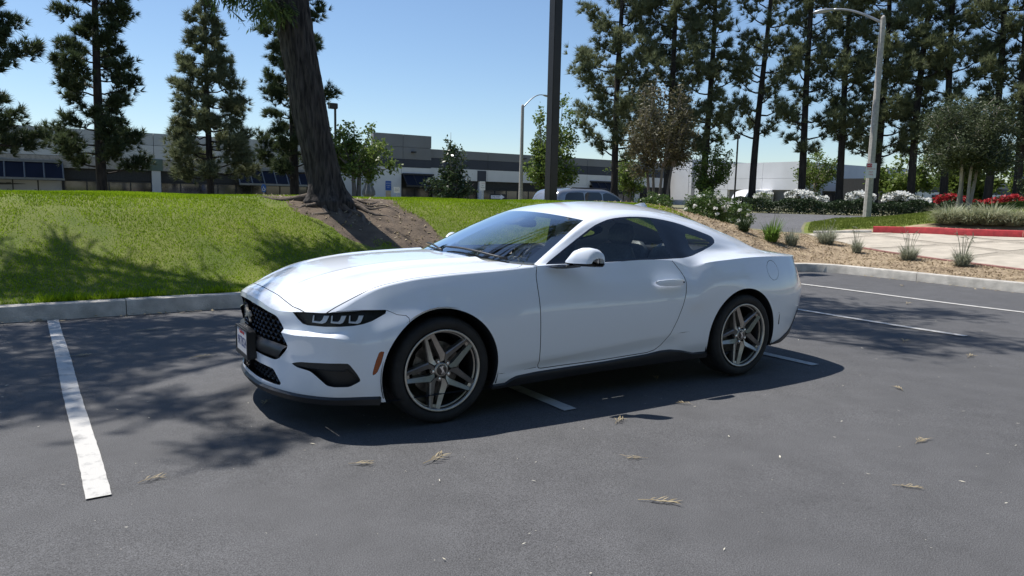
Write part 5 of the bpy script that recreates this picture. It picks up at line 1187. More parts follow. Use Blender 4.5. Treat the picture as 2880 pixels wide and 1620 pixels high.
S.emit('front_splitter', fl+w2, 'black_plastic', CAR, auto=30)
fl, w2 = S.shifted(rlip, lambda p: p*np.array([1.002, 1.004, 1]))
S.emit('rear_valance', fl+w2, 'black_plastic', CAR, auto=30)
# grille cavity, hex mesh, black bumper bar and plate
fl, w2 = S.shifted(grille, back_in(.062))
S.emit('grille_surround', fl+w2, ['gloss_black'], CAR, smooth=False)
def fx_smooth(y, z):
    a = abs(y); return np.interp(a, [0, .25, .48, .60, .67], [-.962, -.951, -.907, -.865, -.838])
gm = MB(); gpoly = sdf(GRI)
pw, ph = .066, .0265
for r in range(10):
    zc_ = .712-r*ph
    if zc_ < .515: break
    for c in range(-11, 12):
        yc = (c+(.5 if r % 2 else 0))*pw
        if gpoly(np.array([abs(yc)]), np.array([zc_]))[0] > .004: continue
        hexo = [(-.5, 0), (-.27, .62), (.27, .62), (.5, 0), (.27, -.62), (-.27, -.62)]
        vo = []; vi = []; vb = []
        for a, b_ in hexo:
            yo, zo = yc+a*pw*1.0, zc_+b_*ph*1.05; yi, zi = yc+a*pw*.74, zc_+b_*ph*.66-.001
            vo.append((fx_smooth(yo, zo)+.034, yo, zo)); vi.append((fx_smooth(yi, zi)+.022, yi, zi)); vb.append((fx_smooth(yi, zi)+.058, yi, zi))
        f_ = []
        for i in range(6):
            j = (i+1) % 6; f_ += [(i, j, 6+j, 6+i), (6+i, 6+j, 12+j, 12+i)]
        gm.add(vo+vi+vb, f_)
go = gm.build('grille_mesh', 'gloss_black', CAR); go['kind'] = 'stuff'
bar = MB(); yy = np.linspace(-.50, .50, 41); prof = [(.030,.505),(.004,.490),(-.004,.470),(-.006,.435),(.004,.418),(.05,.414)]
vb = []; 
for y in yy:
    t_ = abs(y)/.5; 
    for dx, z in prof: vb.append((fx_smooth(y, z)+dx+.004, y*(1.13 if z > .48 else (1.10 if z > .45 else 1.0)), z+.004))
bar.add(vb, grid_faces(len(yy), len(prof))); bar.build('bumper_bar', 'black_plastic', CAR, smooth=True)
# emblem: a small running horse in flat relief
HORSE = [(-.060,.012),(-.050,.022),(-.036,.020),(-.022,.026),(0,.022),(.020,.024),(.034,.034),(.044,.048),(.052,.046),(.050,.036),(.064,.028),(.066,.020),(.054,.020),(.046,.010),(.050,-.004),(.066,-.012),(.064,-.020),(.044,-.014),(.030,-.010),(.012,-.008),(-.006,-.004),(-.020,-.010),(-.040,-.028),(-.058,-.034),(-.060,-.026),(-.042,-.014),(-.034,0),(-.040,.008),(-.052,.006),(-.068,-.004),(-.074,.002)]
hb_ = MB(); hb_.prism([(u*1.05, w*1.25+.622) for u, w in HORSE], 'x', -.966, -.952); 
hb_.build('grille_emblem', 'rim_lip', CAR, bevel=.002)
# lower intake and fog openings
fl, w2 = S.shifted(lowin, back_in(.05)); S.emit('lower_intake', fl+w2, 'gloss_black', CAR, smooth=False)
lm = MB()
for r in range(4):
    for c in range(-7, 8):
        yc, zc_ = (c+(.5 if r % 2 else 0))*.062, .335-r*.023
        if abs(yc) > .44-.0*r: continue
        vo = []; vi = []
        for a, b_ in [(-.5, 0), (-.27, .62), (.27, .62), (.5, 0), (.27, -.62), (-.27, -.62)]:
            vo.append((fx_smooth(yc+a*.062, 0)+.040, yc+a*.062, zc_+b_*.0245)); vi.append((fx_smooth(yc+a*.046, 0)+.028, yc+a*.046, zc_+b_*.016))
        lm.add(vo+vi, [(i, (i+1) % 6, 6+(i+1) % 6, 6+i) for i in range(6)])
o_ = lm.build('intake_mesh', 'black_plastic', CAR); o_['kind'] = 'stuff'
fogdir = np.array([.55, -.835, 0])*.045
for sd_ in (-1, 1):
    fl, w2 = S.shifted(fog, fogdir); S.emit('side_vent', fl+w2, 'black_plastic', CAR, side=sd_, smooth=False)
    # blade over the vent
    bl_, _r = S.cut(fog, lambda x, y, z: np.where((x < -.60), (.404-.02*(x+.86)/.3)-z, np.where(x < -.5, .437-(x+.62)*1.05-.012-z+.0*x, 9)))
    fl2, w3 = S.shifted(bl_, fogdir*.14); S.emit('vent_blade', fl2+w3, 'black_plastic', CAR, side=sd_, auto=30)
    # headlamp: dark housing, silver bars, clear lens
    hd = np.array([.35, -.80, 0])*.030
    fl, w2 = S.shifted(head, hd); hl_ = S.emit('headlight', fl+w2, 'lamp_housing', CAR, side=sd_, smooth=False)
    S.emit('headlight_lens', head, 'clear_lens', hl_, side=sd_)
    mk, mw = S.shifted(mark, inward(.004)); mo = S.emit('side_marker', mk, 'amber_lens', CAR, side=sd_, smooth=False)
    mo2 = S.emit('marker_frame', mw, 'gloss_black', mo, side=sd_, smooth=False)
    rk, rw = S.shifted(rmark, inward(.004)); S.emit('rear_marker', rk+rw, 'gloss_black', CAR, side=sd_, smooth=False)
    tl, tw2 = S.shifted(tail, lambda p: p-np.array([.02, 0, 0])); S.emit('tail_light', tl+tw2, 'red_lens', CAR, side=sd_, smooth=False)
    hv = S.V[sorted({i for f in head for i in f})]
    def on_head(x, z, d=.3):
        k = np.argsort((hv[:, 0]-x)**2+(hv[:, 2]-z)**2)[:6]; w = 1/((hv[k, 0]-x)**2+(hv[k, 2]-z)**2+1e-6)
        y = (hv[k, 1]*w).sum()/w.sum(); return (x+hd[0]*d, sd_*(y+hd[1]*d), z)
    for kx in (-.752, -.664, -.571):
        q = .088 if kx < -.6 else .094
        bm_ = MB()
        J = [(.002,.706),(.008,.706),(.003,.674),(.032,.671),(.044,.682),(.056,.706),(.083,.706),(.068,.678),(.060,.668),(.042,.661),(-.006,.666)]
        n_ = len(J); f1 = [on_head(kx+a*.95, z) for a, z in J]; f0 = [on_head(kx+a*.95, z, 1.0) for a, z in J]
        bm_.add(f1+f0, [tuple(range(n_))]+[(i, (i+1) % n_, n_+(i+1) % n_, n_+i) for i in range(n_)])
        ob_ = bm_.build('daytime_light', 'drl_bar', hl_)
# licence plate
pb = MB().prism(rounded([(-.168,.352),(.168,.352),(.168,.545),(-.168,.545)], 2, .06), 'x', -1.0, -.955).build('plate_bracket', 'black_plastic', CAR, bevel=.003)
pp = MB().prism(rounded([(-.150,.382),(.150,.382),(.150,.532),(-.150,.532)], 2, .05), 'x', -1.004, -.9985).build('licence_plate', 'plate_white', pb)
pf = MB()
for a, b_ in (((-.165,.355),(-.148,.542)), ((.148,.355),(.165,.542)), ((-.148,.355),(.148,.384)), ((-.148,.532),(.148,.542))):
    pf.box((-1.009, a[0], a[1]), (-.9975, b_[0], b_[1]))
pf.build('plate_frame', 'black_plastic', pb)
RF = (math.pi/2, 0, -math.pi/2)                                   # faces the front of the car
text('plate_number', '9RTB524', .088, 'plate_ink', (-1.0046, 0, .447), RF, pp, sx=.72)
text('plate_state', 'California', .036, 'plate_red', (-1.0046, 0, .512), RF, pp)
# ---- mirrors
def mirror(sd_):
    t = MB(); rings = []
    # cap as a loft along the lateral axis; outline in (x, z)
    secs = [(.905, .30, .0), (.93, .80, .0), (.965, .98, .0), (1.0, 1.0, 0), (1.03, .93, 0), (1.046, .72, 0), (1.05, .3, 0)]
    out = rounded([(.885,.985),(.895,1.03),(.935,1.075),(.985,1.093),(1.06,1.085),(1.10,1.062),(1.115,1.02),(1.118,.985)], 0)
    top = hermite(np.array([(.880,.984),(.895,1.022),(.93,1.062),(.985,1.088),(1.05,1.083),(1.10,1.060),(1.116,1.02),(1.118,.984)]), 4)
    cxm, czm = 1.0, .99; v = []
    mx = lambda y: .965+(y-.905)/.145*.115
    for y, k, _ in secs:
        for x, z in top: v.append((mx(y)+(x-cxm)*.62*(.6+.4*k), sd_*y, czm+(z-czm)*k))
    nc = len(top); t.add(v, grid_faces(len(secs), nc))
    m_ = t.build('door_mirror', 'white_paint', CAR, smooth=True)
    b = MB(); v = []
    for y, k, _ in secs:
        kk = .55+.45*k
        for x, z in [(.884,.985),(.895,.972),(.93,.964),(1.0,.960),(1.09,.956),(1.118,.972),(1.119,.985)]: v.append((mx(y)+(x-cxm)*.62*(.6+.4*k), sd_*(y), z if z > .98 else .985+(z-.985)*(.35+.65*k)))
    b.add(v, grid_faces(len(secs), 7)); b.build('mirror_base', 'gloss_black', m_, smooth=True)
    st = MB(); v = []
    for y, x0, x1, z0, z1 in [(.865,.78,.93,.945,.968),(.89,.79,.94,.942,.966),(.92,.85,.98,.945,.968),(.955,.93,1.04,.955,.975)]:
        v += [(x0, sd_*y, z1-.006), (x0+.03, sd_*y, z1), (x1, sd_*y, z1), (x1, sd_*y, z0+.012), (x0+.07, sd_*y, z0), (x0+.01, sd_*y, z0+.012)]
    st.add(v, [(i*6+k, i*6+(k+1) % 6, (i+1)*6+(k+1) % 6, (i+1)*6+k) for i in range(3) for k in range(6)]+[tuple(range(18, 24))]); st.build('mirror_stalk', 'gloss_black', m_, auto=40)
    gv = [(y, z) for y, z in ((.93,.984),(1.02,.984),(1.018,1.035),(.985,1.055),(.94,1.035))]
    g2 = MB(); g2.add([(mx(y)+.062, sd_*y, z) for y, z in gv]+[(mx(y)+.054, sd_*y, z) for y, z in gv], [(0,1,2,3,4),(9,8,7,6,5)]+[(k, (k+1) % 5, 5+(k+1) % 5, 5+k) for k in range(5)]); g2.build('mirror_glass', 'chrome', m_)
for sd_ in (-1, 1): mirror(sd_)
# ---- door handles
for sd_, dr in ((-1, near_door),):
    h = MB(); v = []
    for x, w, o in [(1.725,.005,.925),(1.745,.018,.953),(1.80,.024,.974),(1.88,.024,.978),(1.95,.023,.974),(1.985,.020,.960),(2.0,.008,.935)]:
        v += [(x, sd_*o, .812-w), (x, sd_*(o-.004+.008), .812), (x, sd_*o, .812+w), (x, sd_*.935, .812+w*.9), (x, sd_*.935, .812-w*.9)]
    h.add(v, [(i*5+k, i*5+(k+1) % 5, (i+1)*5+(k+1) % 5, (i+1)*5+k) for i in range(6) for k in range(5)]+[(0,1,2,3,4),(30,31,32,33,34)])
    ho = h.build('handle', 'white_paint', dr, auto=35)
    MB().lathe([(.0,-.953),(.006,-.953),(.006,-.974),(.0,-.974)], 12, 'y', c=(1.975, -.001, .812)).build('lock_cylinder', 'seam_dark', ho)
# ---- roof aerial, wipers, screen edge band
fin = MB(); v = []
for x, h, w in [(2.28,.004,.006),(2.34,.022,.020),(2.40,.046,.026),(2.43,.052,.024),(2.455,.030,.022),(2.46,.0,.02)]:
    zb = np.interp(x, zcx[:, 0], zcx[:, 1])-.006
    v += [(x, -w, zb), (x, -w*.25, zb+h), (x, w*.25, zb+h), (x, w, zb)]
fin.add(v, [(i*4+k, i*4+k+1, (i+1)*4+k+1, (i+1)*4+k) for i in range(5) for k in range(3)]); fin.build('roof_aerial', 'white_paint', CAR, auto=40)
cw = MB(); v = []
for i in range(NW):
    b_ = wbf[i]; r_ = along_y(Rk, np.array([min(1, b_[1]/.845)]))[0]
    for sgn in (1,): v += [tuple(b_+np.array([.03, 0, .008])), tuple(b_+np.array([-.01, 0, -.004])), (r_[0]-.02, b_[1], r_[2]-.03)]
vm = [(x, -y, z) for x, y, z in v]
cw.add(v, grid_faces(NW, 3)); cw.add(vm, grid_faces(NW, 3)); cw.build('cowl', 'black_plastic', CAR, smooth=True)
for y0, y1 in ((-.66, -.02), (-.05, .55)):
    pts = [];  
    for t_ in np.linspace(0, 1, 9):
        y = y0+(y1-y0)*t_; a = along_y(wb, np.array([abs(y)/.79]))[0]; up_ = .012+.045*math.sin(t_*2.2)
        pts.append((a[0]+up_*1.2-.006, y, a[2]+up_*.62+.018))
    MB().tube(pts, [.011]+[.008]*7+[.004], 6).build('wiper', 'black_plastic', CAR, smooth=True)
# frit: black band printed round the windscreen edge (thin solid strip just inside the glass)
fr = MB(); e_in = []
P4i = P4-np.array([-.002, 0, .004])
for j0, j1 in ((NW-3, NW-1),):
    fr.add(P4i[:, [j0, j1]].reshape(-1, 3), grid_faces(nw, 2)); fr.add((P4i[:, [j0, j1]]*np.array([1, -1, 1])).reshape(-1, 3), grid_faces(nw, 2))
for i0, i1 in ((0, 4), (nw-4, nw-1)):
    fr.add(P4i[[i0, i1]].reshape(-1, 3), grid_faces(2, NW)); fr.add((P4i[[i0, i1]]*np.array([1, -1, 1])).reshape(-1, 3), grid_faces(2, NW))
fr.build('screen_border', 'gloss_black', CAR)
# ---- cabin
def blob(mb, secs, n=10):
    """loft of rounded rectangles: each section (centre, half_u, half_v, u axis, v axis)"""
    v = []
    for c, hu, hv_, ua, va in secs:
        c, ua, va = Vector(c), Vector(ua), Vector(va)
        for k in range(n):
            t = 2*math.pi*k/n; cu, sv_ = math.cos(t), math.sin(t)
            a = math.copysign(abs(cu)**.5, cu)*hu; b = math.copysign(abs(sv_)**.5, sv_)*hv_; v.append(tuple(c+ua*a+va*b))
    m = len(secs)
    mb.add(v, [(i*n+k, i*n+(k+1) % n, (i+1)*n+(k+1) % n, (i+1)*n+k) for i in range(m-1) for k in range(n)]+[tuple(range(n)), tuple(range((m-1)*n, m*n))])
    return mb
def seat(x, y):
    m = MB(); Y = (0, 1, 0)
    blob(m, [((x-.02, y, .40), .20, .05, Y, (1, 0, 0)), ((x+.0, y, .46), .25, .24, Y, (1, 0, 0)), ((x+.0, y, .53), .24, .24, Y, (1, 0, 0)), ((x+.0, y, .55), .18, .2, Y, (1, 0, 0))])
    d = Vector((.40, 0, .92)); n_ = (.92, 0, -.40)
    blob(m, [((x+.20, y, .50), .23, .07, Y, n_), ((x+.25, y, .62), .255, .085, Y, n_), ((x+.33, y, .80), .25, .085, Y, n_), ((x+.40, y, .98), .215, .07, Y, n_), ((x+.43, y, 1.05), .15, .045, Y, n_)], 14)
    blob(m, [((x+.43, y, 1.06), .05, .02, Y, n_), ((x+.44, y, 1.08), .12, .045, Y, n_), ((x+.47, y, 1.16), .13, .05, Y, n_), ((x+.49, y, 1.215), .09, .035, Y, n_)], 12)
    return m.build('front_seat', 'leather_grey', CAR, auto=50)
seat(1.40, -.37); seat(1.40, .37)
rs = MB()
for y in (-.30, .30):
    blob(rs, [((2.10, y, .55), .26, .20, (0, 1, 0), (1, 0, 0)), ((2.12, y, .62), .27, .22, (0, 1, 0), (1, 0, 0)), ((2.12, y, .66), .24, .20, (0, 1, 0), (1, 0, 0))])
    blob(rs, [((2.38, y, .60), .26, .06, (0, 1, 0), (.9, 0, -.43)), ((2.45, y, .80), .27, .07, (0, 1, 0), (.9, 0, -.43)), ((2.53, y, .98), .25, .06, (0, 1, 0), (.9, 0, -.43)), ((2.55, y, 1.03), .18, .03, (0, 1, 0), (.9, 0, -.43))], 14)
rs.build('rear_seat', 'leather_grey', CAR, auto=50)
ds = MB(); v = []
for y in np.linspace(-.76, .76, 25):
    hump = .035*math.exp(-((y+.37)/.2)**2)
    for x, z in [(.52,.93),(.68,.945+hump*.3),(.85,.955+hump),(.93,.945+hump),(.98,.90),(.96,.74),(.90,.60)]: v.append((x+.09*(abs(y)/.76)**3, y, z-.02*(abs(y)/.76)**2))
ds.add(v, grid_faces(25, 7)); ds.build('dashboard', 'interior_black', CAR, smooth=True)
sw_ = MB(); pts = []
for k in range(25):
    t_ = 2*math.pi*k/24; pts.append((1.02+.06*math.sin(t_), -.37+.18*math.cos(t_), .90+.165*math.sin(t_)))
sw_.tube(pts, .016, 8, cap=False); sw_.tube([(.94,-.37,.84),(1.01,-.37,.89)], .04, 10)
for a in (0, math.pi, -math.pi/2): sw_.tube([(1.01,-.37,.89),(1.02+.06*math.sin(a), -.37+.17*math.cos(a), .90+.155*math.sin(a))], .02, 6)
sw_.build('steering_wheel', 'interior_black', CAR, smooth=True)
tub = MB()
tub.box((.45,-.80,.20),(2.25,.80,.28)); tub.box((2.25,-.55,.22),(3.42,.55,.30)); tub.box((.40,-.84,.26),(.46,.84,.90))
tub.box((2.62,-.72,.26),(2.66,.72,.99)); tub.box((2.60,-.70,.965),(3.28,.70,.985))
tub.box((-.78,-.52,.20),(.45,.52,.24)); tub.box((3.38,-.55,.30),(3.42,.55,.80)); tub.box((.42,-.55,.30),(.45,.55,.9))
tub.build('floor_pan', 'interior_black', CAR)
for sd_ in (-1, 1):
    MB().box((.78, sd_*.80, .30), (2.2, sd_*.83, .945)).build('door_card', 'interior_black', CAR)
hl2 = MB(); v = []
for i in range(0, nr_, 3):
    if REr[i, 0] > 2.45: break
    for j in range(0, NR, 4): v.append(tuple(P3[i, j]*np.array([1, 1, 1])-np.array([0, 0, .03])))
nj = len(range(0, NR, 4)); ni = len(v)//nj
hl2.add(v, grid_faces(ni, nj)); hl2.add([(x, -y, z) for x, y, z in v], grid_faces(ni, nj)); hl2.build('headliner', 'headliner', CAR, smooth=True)
blob(MB(), [((1.17,0,1.20),.05,.02,(0,1,0),(0,0,1)),((1.19,0,1.215),.125,.034,(0,1,0),(0,0,1)),((1.205,0,1.215),.12,.03,(0,1,0),(0,0,1))]).build('interior_mirror', 'interior_black', CAR, smooth=True)
blob(MB(), [((1.02,0,1.21),.07,.008,(0,1,0),(0,0,1)),((1.10,0,1.232),.11,.03,(0,1,0),(.2,0,1)),((1.2,0,1.275),.12,.03,(0,1,0),(.3,0,1))]).build('camera_housing', 'interior_black', CAR, smooth=True)
MB().box((.60,-.58,.9535),(.69,-.40,.9555)).build('dash_card', 'paper_white', CAR)
for sd_ in (-1, 1):
    MB().box((1.22, sd_*.30, 1.262), (1.40, sd_*.52, 1.274)).build('sun_visor', 'headliner', CAR)
# ---- wheel wells
for cx, ce in ((-.012, .60), (2.705, .60)):
    for sd_ in (-1, 1):
        w = MB(); v = []; n = 28
        for k in range(n):
            t_ = -.30+(math.pi+.6)*k/(n-1)
            for y in (.92, ce-.05): v.append((cx-.405*math.cos(t_), sd_*y, .335+.405*math.sin(t_)))
        w.add(v, grid_faces(n, 2))
        k0 = len(w.v); w.add([(cx-.41*math.cos(-.30+(math.pi+.6)*k/(n-1)), sd_*(ce-.05), .335+.41*math.sin(-.30+(math.pi+.6)*k/(n-1))) for k in range(n)]+[(cx, sd_*(ce-.05), .2)], [(k, k+1, n) for k in range(n-1)])
        w.build('wheel_well', 'seam_dark', CAR, smooth=True)
# ---- wheels
def wheel(cx, cy, spin):
    root = bpy.data.objects.new('wheel', None); COL.objects.link(root); root.parent = CAR
    ty = [(.255,.100),(.262,.112),(.270,.120),(.285,.1265),(.300,.128),(.316,.124),(.328,.112),(.3345,.098),(.338,.075),(.3385,.045),(.338,.043),(.331,.042),(.331,.036),(.338,.035),(.339,.0)]
    prof = ty+[(r, -h) for r, h in reversed(ty[:-1])]
    t = MB().lathe(prof, 96, 'y'); 
    to = t.build('tyre', 'tyre_rubber', root, auto=35)
    tr = MB()                                                      # shoulder blocks of the tread
    for k in range(84):
        a = 2*math.pi*k/84
        for s in (1,):
            pts = []
            for (r, h) in ((.3305,.106),(.3368,.088),(.3394,.062),(.3394,.048)):
                for da in (-.028, .020): pts.append((r*math.cos(a+da), s*h, r*math.sin(a+da)))
            tr.add([(x*1.004, y*1.01, z*1.004) for x, y, z in pts], grid_faces(4, 2))
    tr.build('tread', 'tyre_rubber', to)
    MB().lathe([(.2535,.108),(.2575,.1165),(.2607,.119),(.2600,.1235),(.2560,.1255),(.2480,.1235),(.2440,.116),(.2440,.104)], 72, 'y').build('rim_lip', 'rim_lip', root, smooth=True)
    rb = MB().lathe([(.244,.106),(.238,.085),(.228,.06),(.222,.02),(.222,-.10)], 64, 'y').build('rim', 'barrel_metal', root, smooth=True)
    MB().lathe([(.236,.083),(.241,.086),(.2435,.093),(.241,.095),(.2355,.090)], 64, 'y').build('rim_step', 'rim_metal', rb, smooth=True)
    for k in range(5):
        a = spin+k*2*math.pi/5; e = np.array([math.cos(a), math.sin(a)]); n_ = np.array([-math.sin(a), math.cos(a)])
        def P(r, t_, w): q = e*r+n_*t_; return (q[0], w, q[1])
        sp = MB()
        for s in (1, -1):
            # outer edge, crest, slot edge from rim to hub
            O = [(.2455, .037, .112), (.165, .0497, .104), (.0895, .0635, .099), (.055, .040, .097)]
            Cc_ = [(.2445, .0325, .119), (.165, .0445, .112), (.0855, .0575, .107), (.052, .033, .104)]
            I = [(.2400, .0115, .104), (.165, .0165, .098), (.090, .0225, .094), (.050, .0150, .095)]
            O2 = [(r, t_*1.0, w-.045) for r, t_, w in O]; I2 = [(r, t_*.93, w-.035) for r, t_, w in I]
            v = []
            for i in range(4):
                for q in (O2, O, Cc_, I, I2): v.append(P(q[i][0], s*q[i][1], q[i][2]))
            sp.add(v, grid_faces(4, 5))
        sp.add([P(.2445,.0325,.119), P(.2445,-.0325,.119), P(.2390,-.0100,.104), P(.2390,.0100,.104), P(.2200,.0110,.0985), P(.2200,-.0110,.0985), P(.2200,.0105,.06), P(.2200,-.0105,.06)], [(0,1,2,3), (3,2,5,4), (4,5,7,6)])
        sp.build('spoke', 'rim_metal', root, auto=20)
        q = e*.0572
        MB().lathe([(.0165,.070),(.0165,.0925),(.0135,.0925)], 14, 'y', c=(q[0], 0, q[1])).build('lug_seat', 'rim_metal', root, smooth=False)
        lg = MB().lathe([(.0115,.072),(.0115,.094),(.009,.099),(.0,.1005)], 6, 'y', c=(q[0], 0, q[1])).build('lug_nut', 'chrome', root)
    MB().lathe([(.050,.070),(.046,.0975),(.036,.101),(.0345,.1005)], 40, 'y').build('hub', 'rim_metal', root, smooth=True)
    cp = MB().lathe([(.0345,.098),(.0335,.103),(.030,.1045),(.0,.105)], 32, 'y').build('centre_cap', 'gloss_black', root, smooth=True)
    cb = MB(); ca, sa_ = math.cos(1.15), math.sin(1.15)
    cb.prism([((u*ca-w*sa_)*.42, (u*sa_+w*ca)*.42) for u, w in HORSE], 'y', .1045, .1062); cb.build('cap_emblem', 'chrome', cp)
    MB().lathe([(.07,.012),(.168,.012),(.170,.004),(.170,-.014),(.07,-.014)], 48, 'y').build('brake_disc', 'brake_iron', root, auto=30)
    cal = MB(); n = 8; v = []
    for k in range(n):
        t_ = -.55+1.1*k/(n-1)
        for r, h in ((.118,.048),(.178,.048),(.182,.02),(.182,-.05),(.118,-.05)): v.append((r*math.cos(t_), h, r*math.sin(t_)))
    cal.add(v, [(i*5+j, i*5+(j+1) % 5, (i+1)*5+(j+1) % 5, (i+1)*5+j) for i in range(n-1) for j in range(5)]+[(0,1,2,3,4),tuple(range((n-1)*5, n*5))]); cal.build('brake_caliper', 'brake_iron', root, auto=30)
    root.location = (cx, cy, .338); root.rotation_euler = (0, 0, math.pi if cy < 0 else 0)
    return root
# outward side of the wheel is +y in its own frame
def wheels():
    w = wheel(0, -.782, math.radians(67))
    for cx, cy, dy in ((2.72, -.812, 8), (0, .782, 20), (2.72, .812, 40)):
        c = copy_tree(w, CAR); c.location = (cx, cy, .338); c.rotation_euler = (0, math.radians(dy)*(0 if cy < 0 else 1), math.pi if cy < 0 else 0)
wheels()
# ================================================================ vehicles behind the bank (built after the car materials exist)
VAN = [(0, .45, .95, .97, .80, .70), (.08, .25, 1.0, 1.25, .93, .70), (.35, .20, 1.02, 1.62, .97, .72), (.8, .20, 1.03, 1.70, .98, .74), (2.0, .20, 1.02, 1.74, .98, .75), (3.0, .20, 1.0, 1.70, .98, .74), (3.7, .22, .99, 1.42, .97, .72), (4.2, .22, .97, 1.12, .95, .74), (4.75, .25, .88, .93, .90, .78), (5.1, .40, .72, .75, .70, .6)]
W1 = [[(.62, 1.08), (.50, 1.2), (.62, 1.48), (.75, 1.57), (1.55, 1.60), (1.55, 1.07)], [(1.60, 1.07), (1.60, 1.60), (2.55, 1.61), (2.55, 1.06)], [(2.60, 1.06), (2.60, 1.61), (2.95, 1.585), (3.35, 1.45), (3.85, 1.17), (3.80, 1.05)]]
sv_ = loft_car('minivan', 'silver minivan with roof rails, seen over the coupe roof', (17.15, 20, .05), math.radians(2), VAN, W1, 'silver_paint', True)
MB().prism([(.16, 1.12), (.32, 1.52), (.335, 1.52), (.18, 1.12)], 'y', -.60, .60).build('rear_window', 'dark_glass', sv_)
SED = [(0, .4, .8, .85, .7, .62), (.1, .25, .85, .92, .84, .66), (.7, .2, .88, 1.0, .9, .62), (1.3, .2, .90, 1.33, .91, .58), (2.1, .2, .9, 1.42, .91, .58), (2.9, .2, .88, 1.28, .91, .57), (3.5, .2, .86, .95, .9, .66), (4.1, .22, .78, .82, .86, .7), (4.5, .35, .6, .64, .66, .55)]
loft_car('parked_sedan', 'white car hidden behind the bank, only its roof showing by the left pine', (-.6, 24, -.16), 0, SED, [[(1.1, .95), (1.4, 1.28), (2.0, 1.34), (2.0, .94)], [(2.05, .94), (2.05, 1.34), (2.7, 1.26), (3.2, .94)]], 'van_white', False, ((.8, .33), (3.6, .33)), .31)
CVAN = [(0, .4, 1.2, 2.2, .9, .8), (.15, .25, 1.25, 2.5, 1.0, .82), (1.5, .25, 1.25, 2.55, 1.0, .84), (3.5, .25, 1.25, 2.5, 1.0, .84), (4.3, .25, 1.2, 2.25, 1.0, .80), (4.9, .25, 1.15, 1.55, .98, .8), (5.4, .4, 1.0, 1.05, .85, .7)]
loft_car('delivery_van', 'white delivery van partly hidden behind the rose bushes', (66.2, 46, .1), math.pi, CVAN, [[(3.6, 1.4), (3.6, 2.1), (4.2, 2.05), (4.7, 1.5)]], 'van_white', False, ((1.0, .36), (4.4, .36)), .36)
# ================================================================ fallen sprigs and flecks on the lot
def sprig_mesh(seed, leaf, nl=9, L=.16):
    r = np.random.default_rng(seed); V = []; Q = []; a0 = 0; pts = []
    for i in range(6):
        s = i/5; pts.append((L*(s-.5), .012*math.sin(s*3+seed), .006+.008*math.sin(s*3.1)))
    pts = np.array(pts)
    for i in range(nl):
        s = .25+.75*i/(nl-1); b = np.array([np.interp(s*5, range(6), pts[:, k]) for k in range(3)]); sg = 1 if i % 2 else -1
        a = sg*r.uniform(.25, .75); ll = r.uniform(.05, .085); u = np.array([math.cos(a), math.sin(a), r.uniform(-.02, .16)]); w = np.array([-u[1], u[0], r.uniform(-.3, .3)])*.0045
        k = len(V); m = b+u*ll*.5+np.array([0, 0, r.uniform(0, .008)]); e = b+u*ll; e[2] = max(e[2], .002); V += [b, m+w, e, m-w]; Q.append((k, k+1, k+2, k+3))
    st = MB().tube(pts, [.0022]*5+[.001], 4); k = len(V); V += [np.array(p) for p in st.v]; Q += [tuple(i+k for i in f) for f in st.f]
    me = bpy.data.meshes.new('leaf_sprig'); me.from_pydata([tuple(v) for v in V], [], Q); me.materials.append(MATS[leaf]); return me
SPR = [sprig_mesh(i, 'dry_leaf', 8+i % 4, .13+.02*(i % 3)) for i in range(5)]
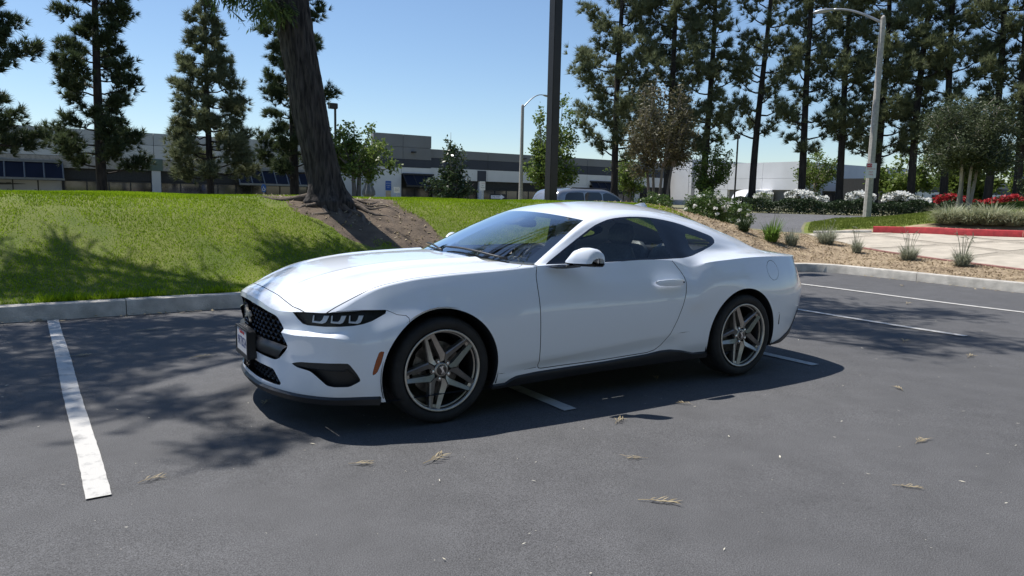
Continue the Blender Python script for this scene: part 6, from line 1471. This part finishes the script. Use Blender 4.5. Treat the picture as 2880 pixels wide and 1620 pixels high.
for i, (x, y, ro, sc, lab) in enumerate([
 (2.88, -.37, .4, 1.0, 'spiky dry leaf sprig just in front of the mirror shadow'), (2.53, -.91, 2.6, .85, 'golden dry leaf sprig in the middle of the foreground asphalt'), (2.19, -1.38, -.6, 1.1, 'pale leaf sprig nearest the camera, below the golden one'),
 (1.18, -.21, -.4, .9, 'brown sprig in front of the shadow of the nose'), (1.54, -.36, .3, 1.2, 'feathery grey sprig right of the brown one by the nose shadow'), (.22, .09, .2, .9, 'dark twig sprig right of the near end of the left stall line'),
 (4.21, -1.59, .2, 1.0, 'forked pale sprig in the right foreground'), (3.42, -1.91, -.7, .8, 'thin pale sprig in the lower right foreground'), (5.36, -.85, 1.0, .9, 'small pale sprig right of the tail shadow'),
 (7.36, .18, .3, 1.3, 'grey-green leaf tuft beside the end of the second right stall line'), (7.19, -.55, .1, 1.2, 'long pale sprig at the right edge of the lot'), (.97, 2.79, .3, 1.3, 'dark sprig in the shade left of the licence plate'),
 (.75, 4.3, .1, 1.1, 'dark sprig in the shade close to the kerb'), (1.05, 1.13, 1.2, 1.0, 'leaf cluster under the front bumper'), (10.35, 1.71, .2, 1.3, 'leaf scrap between the two right stall lines'), (12.6, 2.96, .5, 1.3, 'leaf scrap near the right kerb'), (.12, 3.3, .2, 1.2, 'twig lying across the left stall line'), (9.0, 3.1, .5, 1.2, 'leaf scrap behind the tail of the coupe'), (3.9, .32, .9, 1.0, 'dry leaf in the shade below the door'), (3.58, -.3, 2.0, .7, 'small dark leaf scrap right of the spiky sprig')]):
    o = bpy.data.objects.new('leaf_sprig', SPR[i % 5]); COL.objects.link(o); o.location = (x, y, .003); o.rotation_euler = (0, 0, ro); o.scale = (sc*.85, sc*.85, sc*.6); tag(o, lab, 'leaf sprig', 'fallen leaf sprigs on the lot')
def flecks():
    r = np.random.default_rng(5); n = 900; x = r.uniform(-1.2, 10, n); y = -3+8*r.uniform(0, 1, n); a = r.uniform(0, 6.28, n); L = .004+.016*r.uniform(0, 1, n)**4; W = L*r.uniform(.12, .3, n)
    c = np.stack([x, y, np.full(n, .006)], 1); u = np.stack([np.cos(a), np.sin(a), r.normal(0, .1, n)], 1)*L[:, None]; w = np.stack([-np.sin(a), np.cos(a), r.normal(0, .1, n)], 1)*W[:, None]
    V = np.stack([c-u, c-w, c+u*.9+w*.4, c+w], 1).reshape(-1, 3); fast_mesh('leaf_flecks', V, np.arange(4*n).reshape(-1, 4), 'pale_fleck', kind='stuff')
flecks()
def kerb_litter():
    r = np.random.default_rng(15); n = 700; x = r.uniform(-1.5, 13.2, n); y = 5.42-np.abs(r.normal(0, .10, n)); x[500:] = 13.69-np.abs(r.normal(0, .12, 200)); y[500:] = r.uniform(-2, 4.6, 200)
    a = r.uniform(0, 6.28, n); L = .012+.03*r.uniform(0, 1, n)**2; W = L*r.uniform(.15, .4, n); c = np.stack([x, y, .007+.006*r.uniform(0, 1, n)], 1)
    u = np.stack([np.cos(a), np.sin(a), r.normal(0, .15, n)], 1)*L[:, None]; w = np.stack([-np.sin(a), np.cos(a), r.normal(0, .3, n)], 1)*W[:, None]
    V = np.stack([c-u, c-w, c+u*.9+w*.4, c+w], 1).reshape(-1, 3); fast_mesh('kerb_litter', V, np.arange(4*n).reshape(-1, 4), 'dry_leaf', kind='stuff')
kerb_litter()
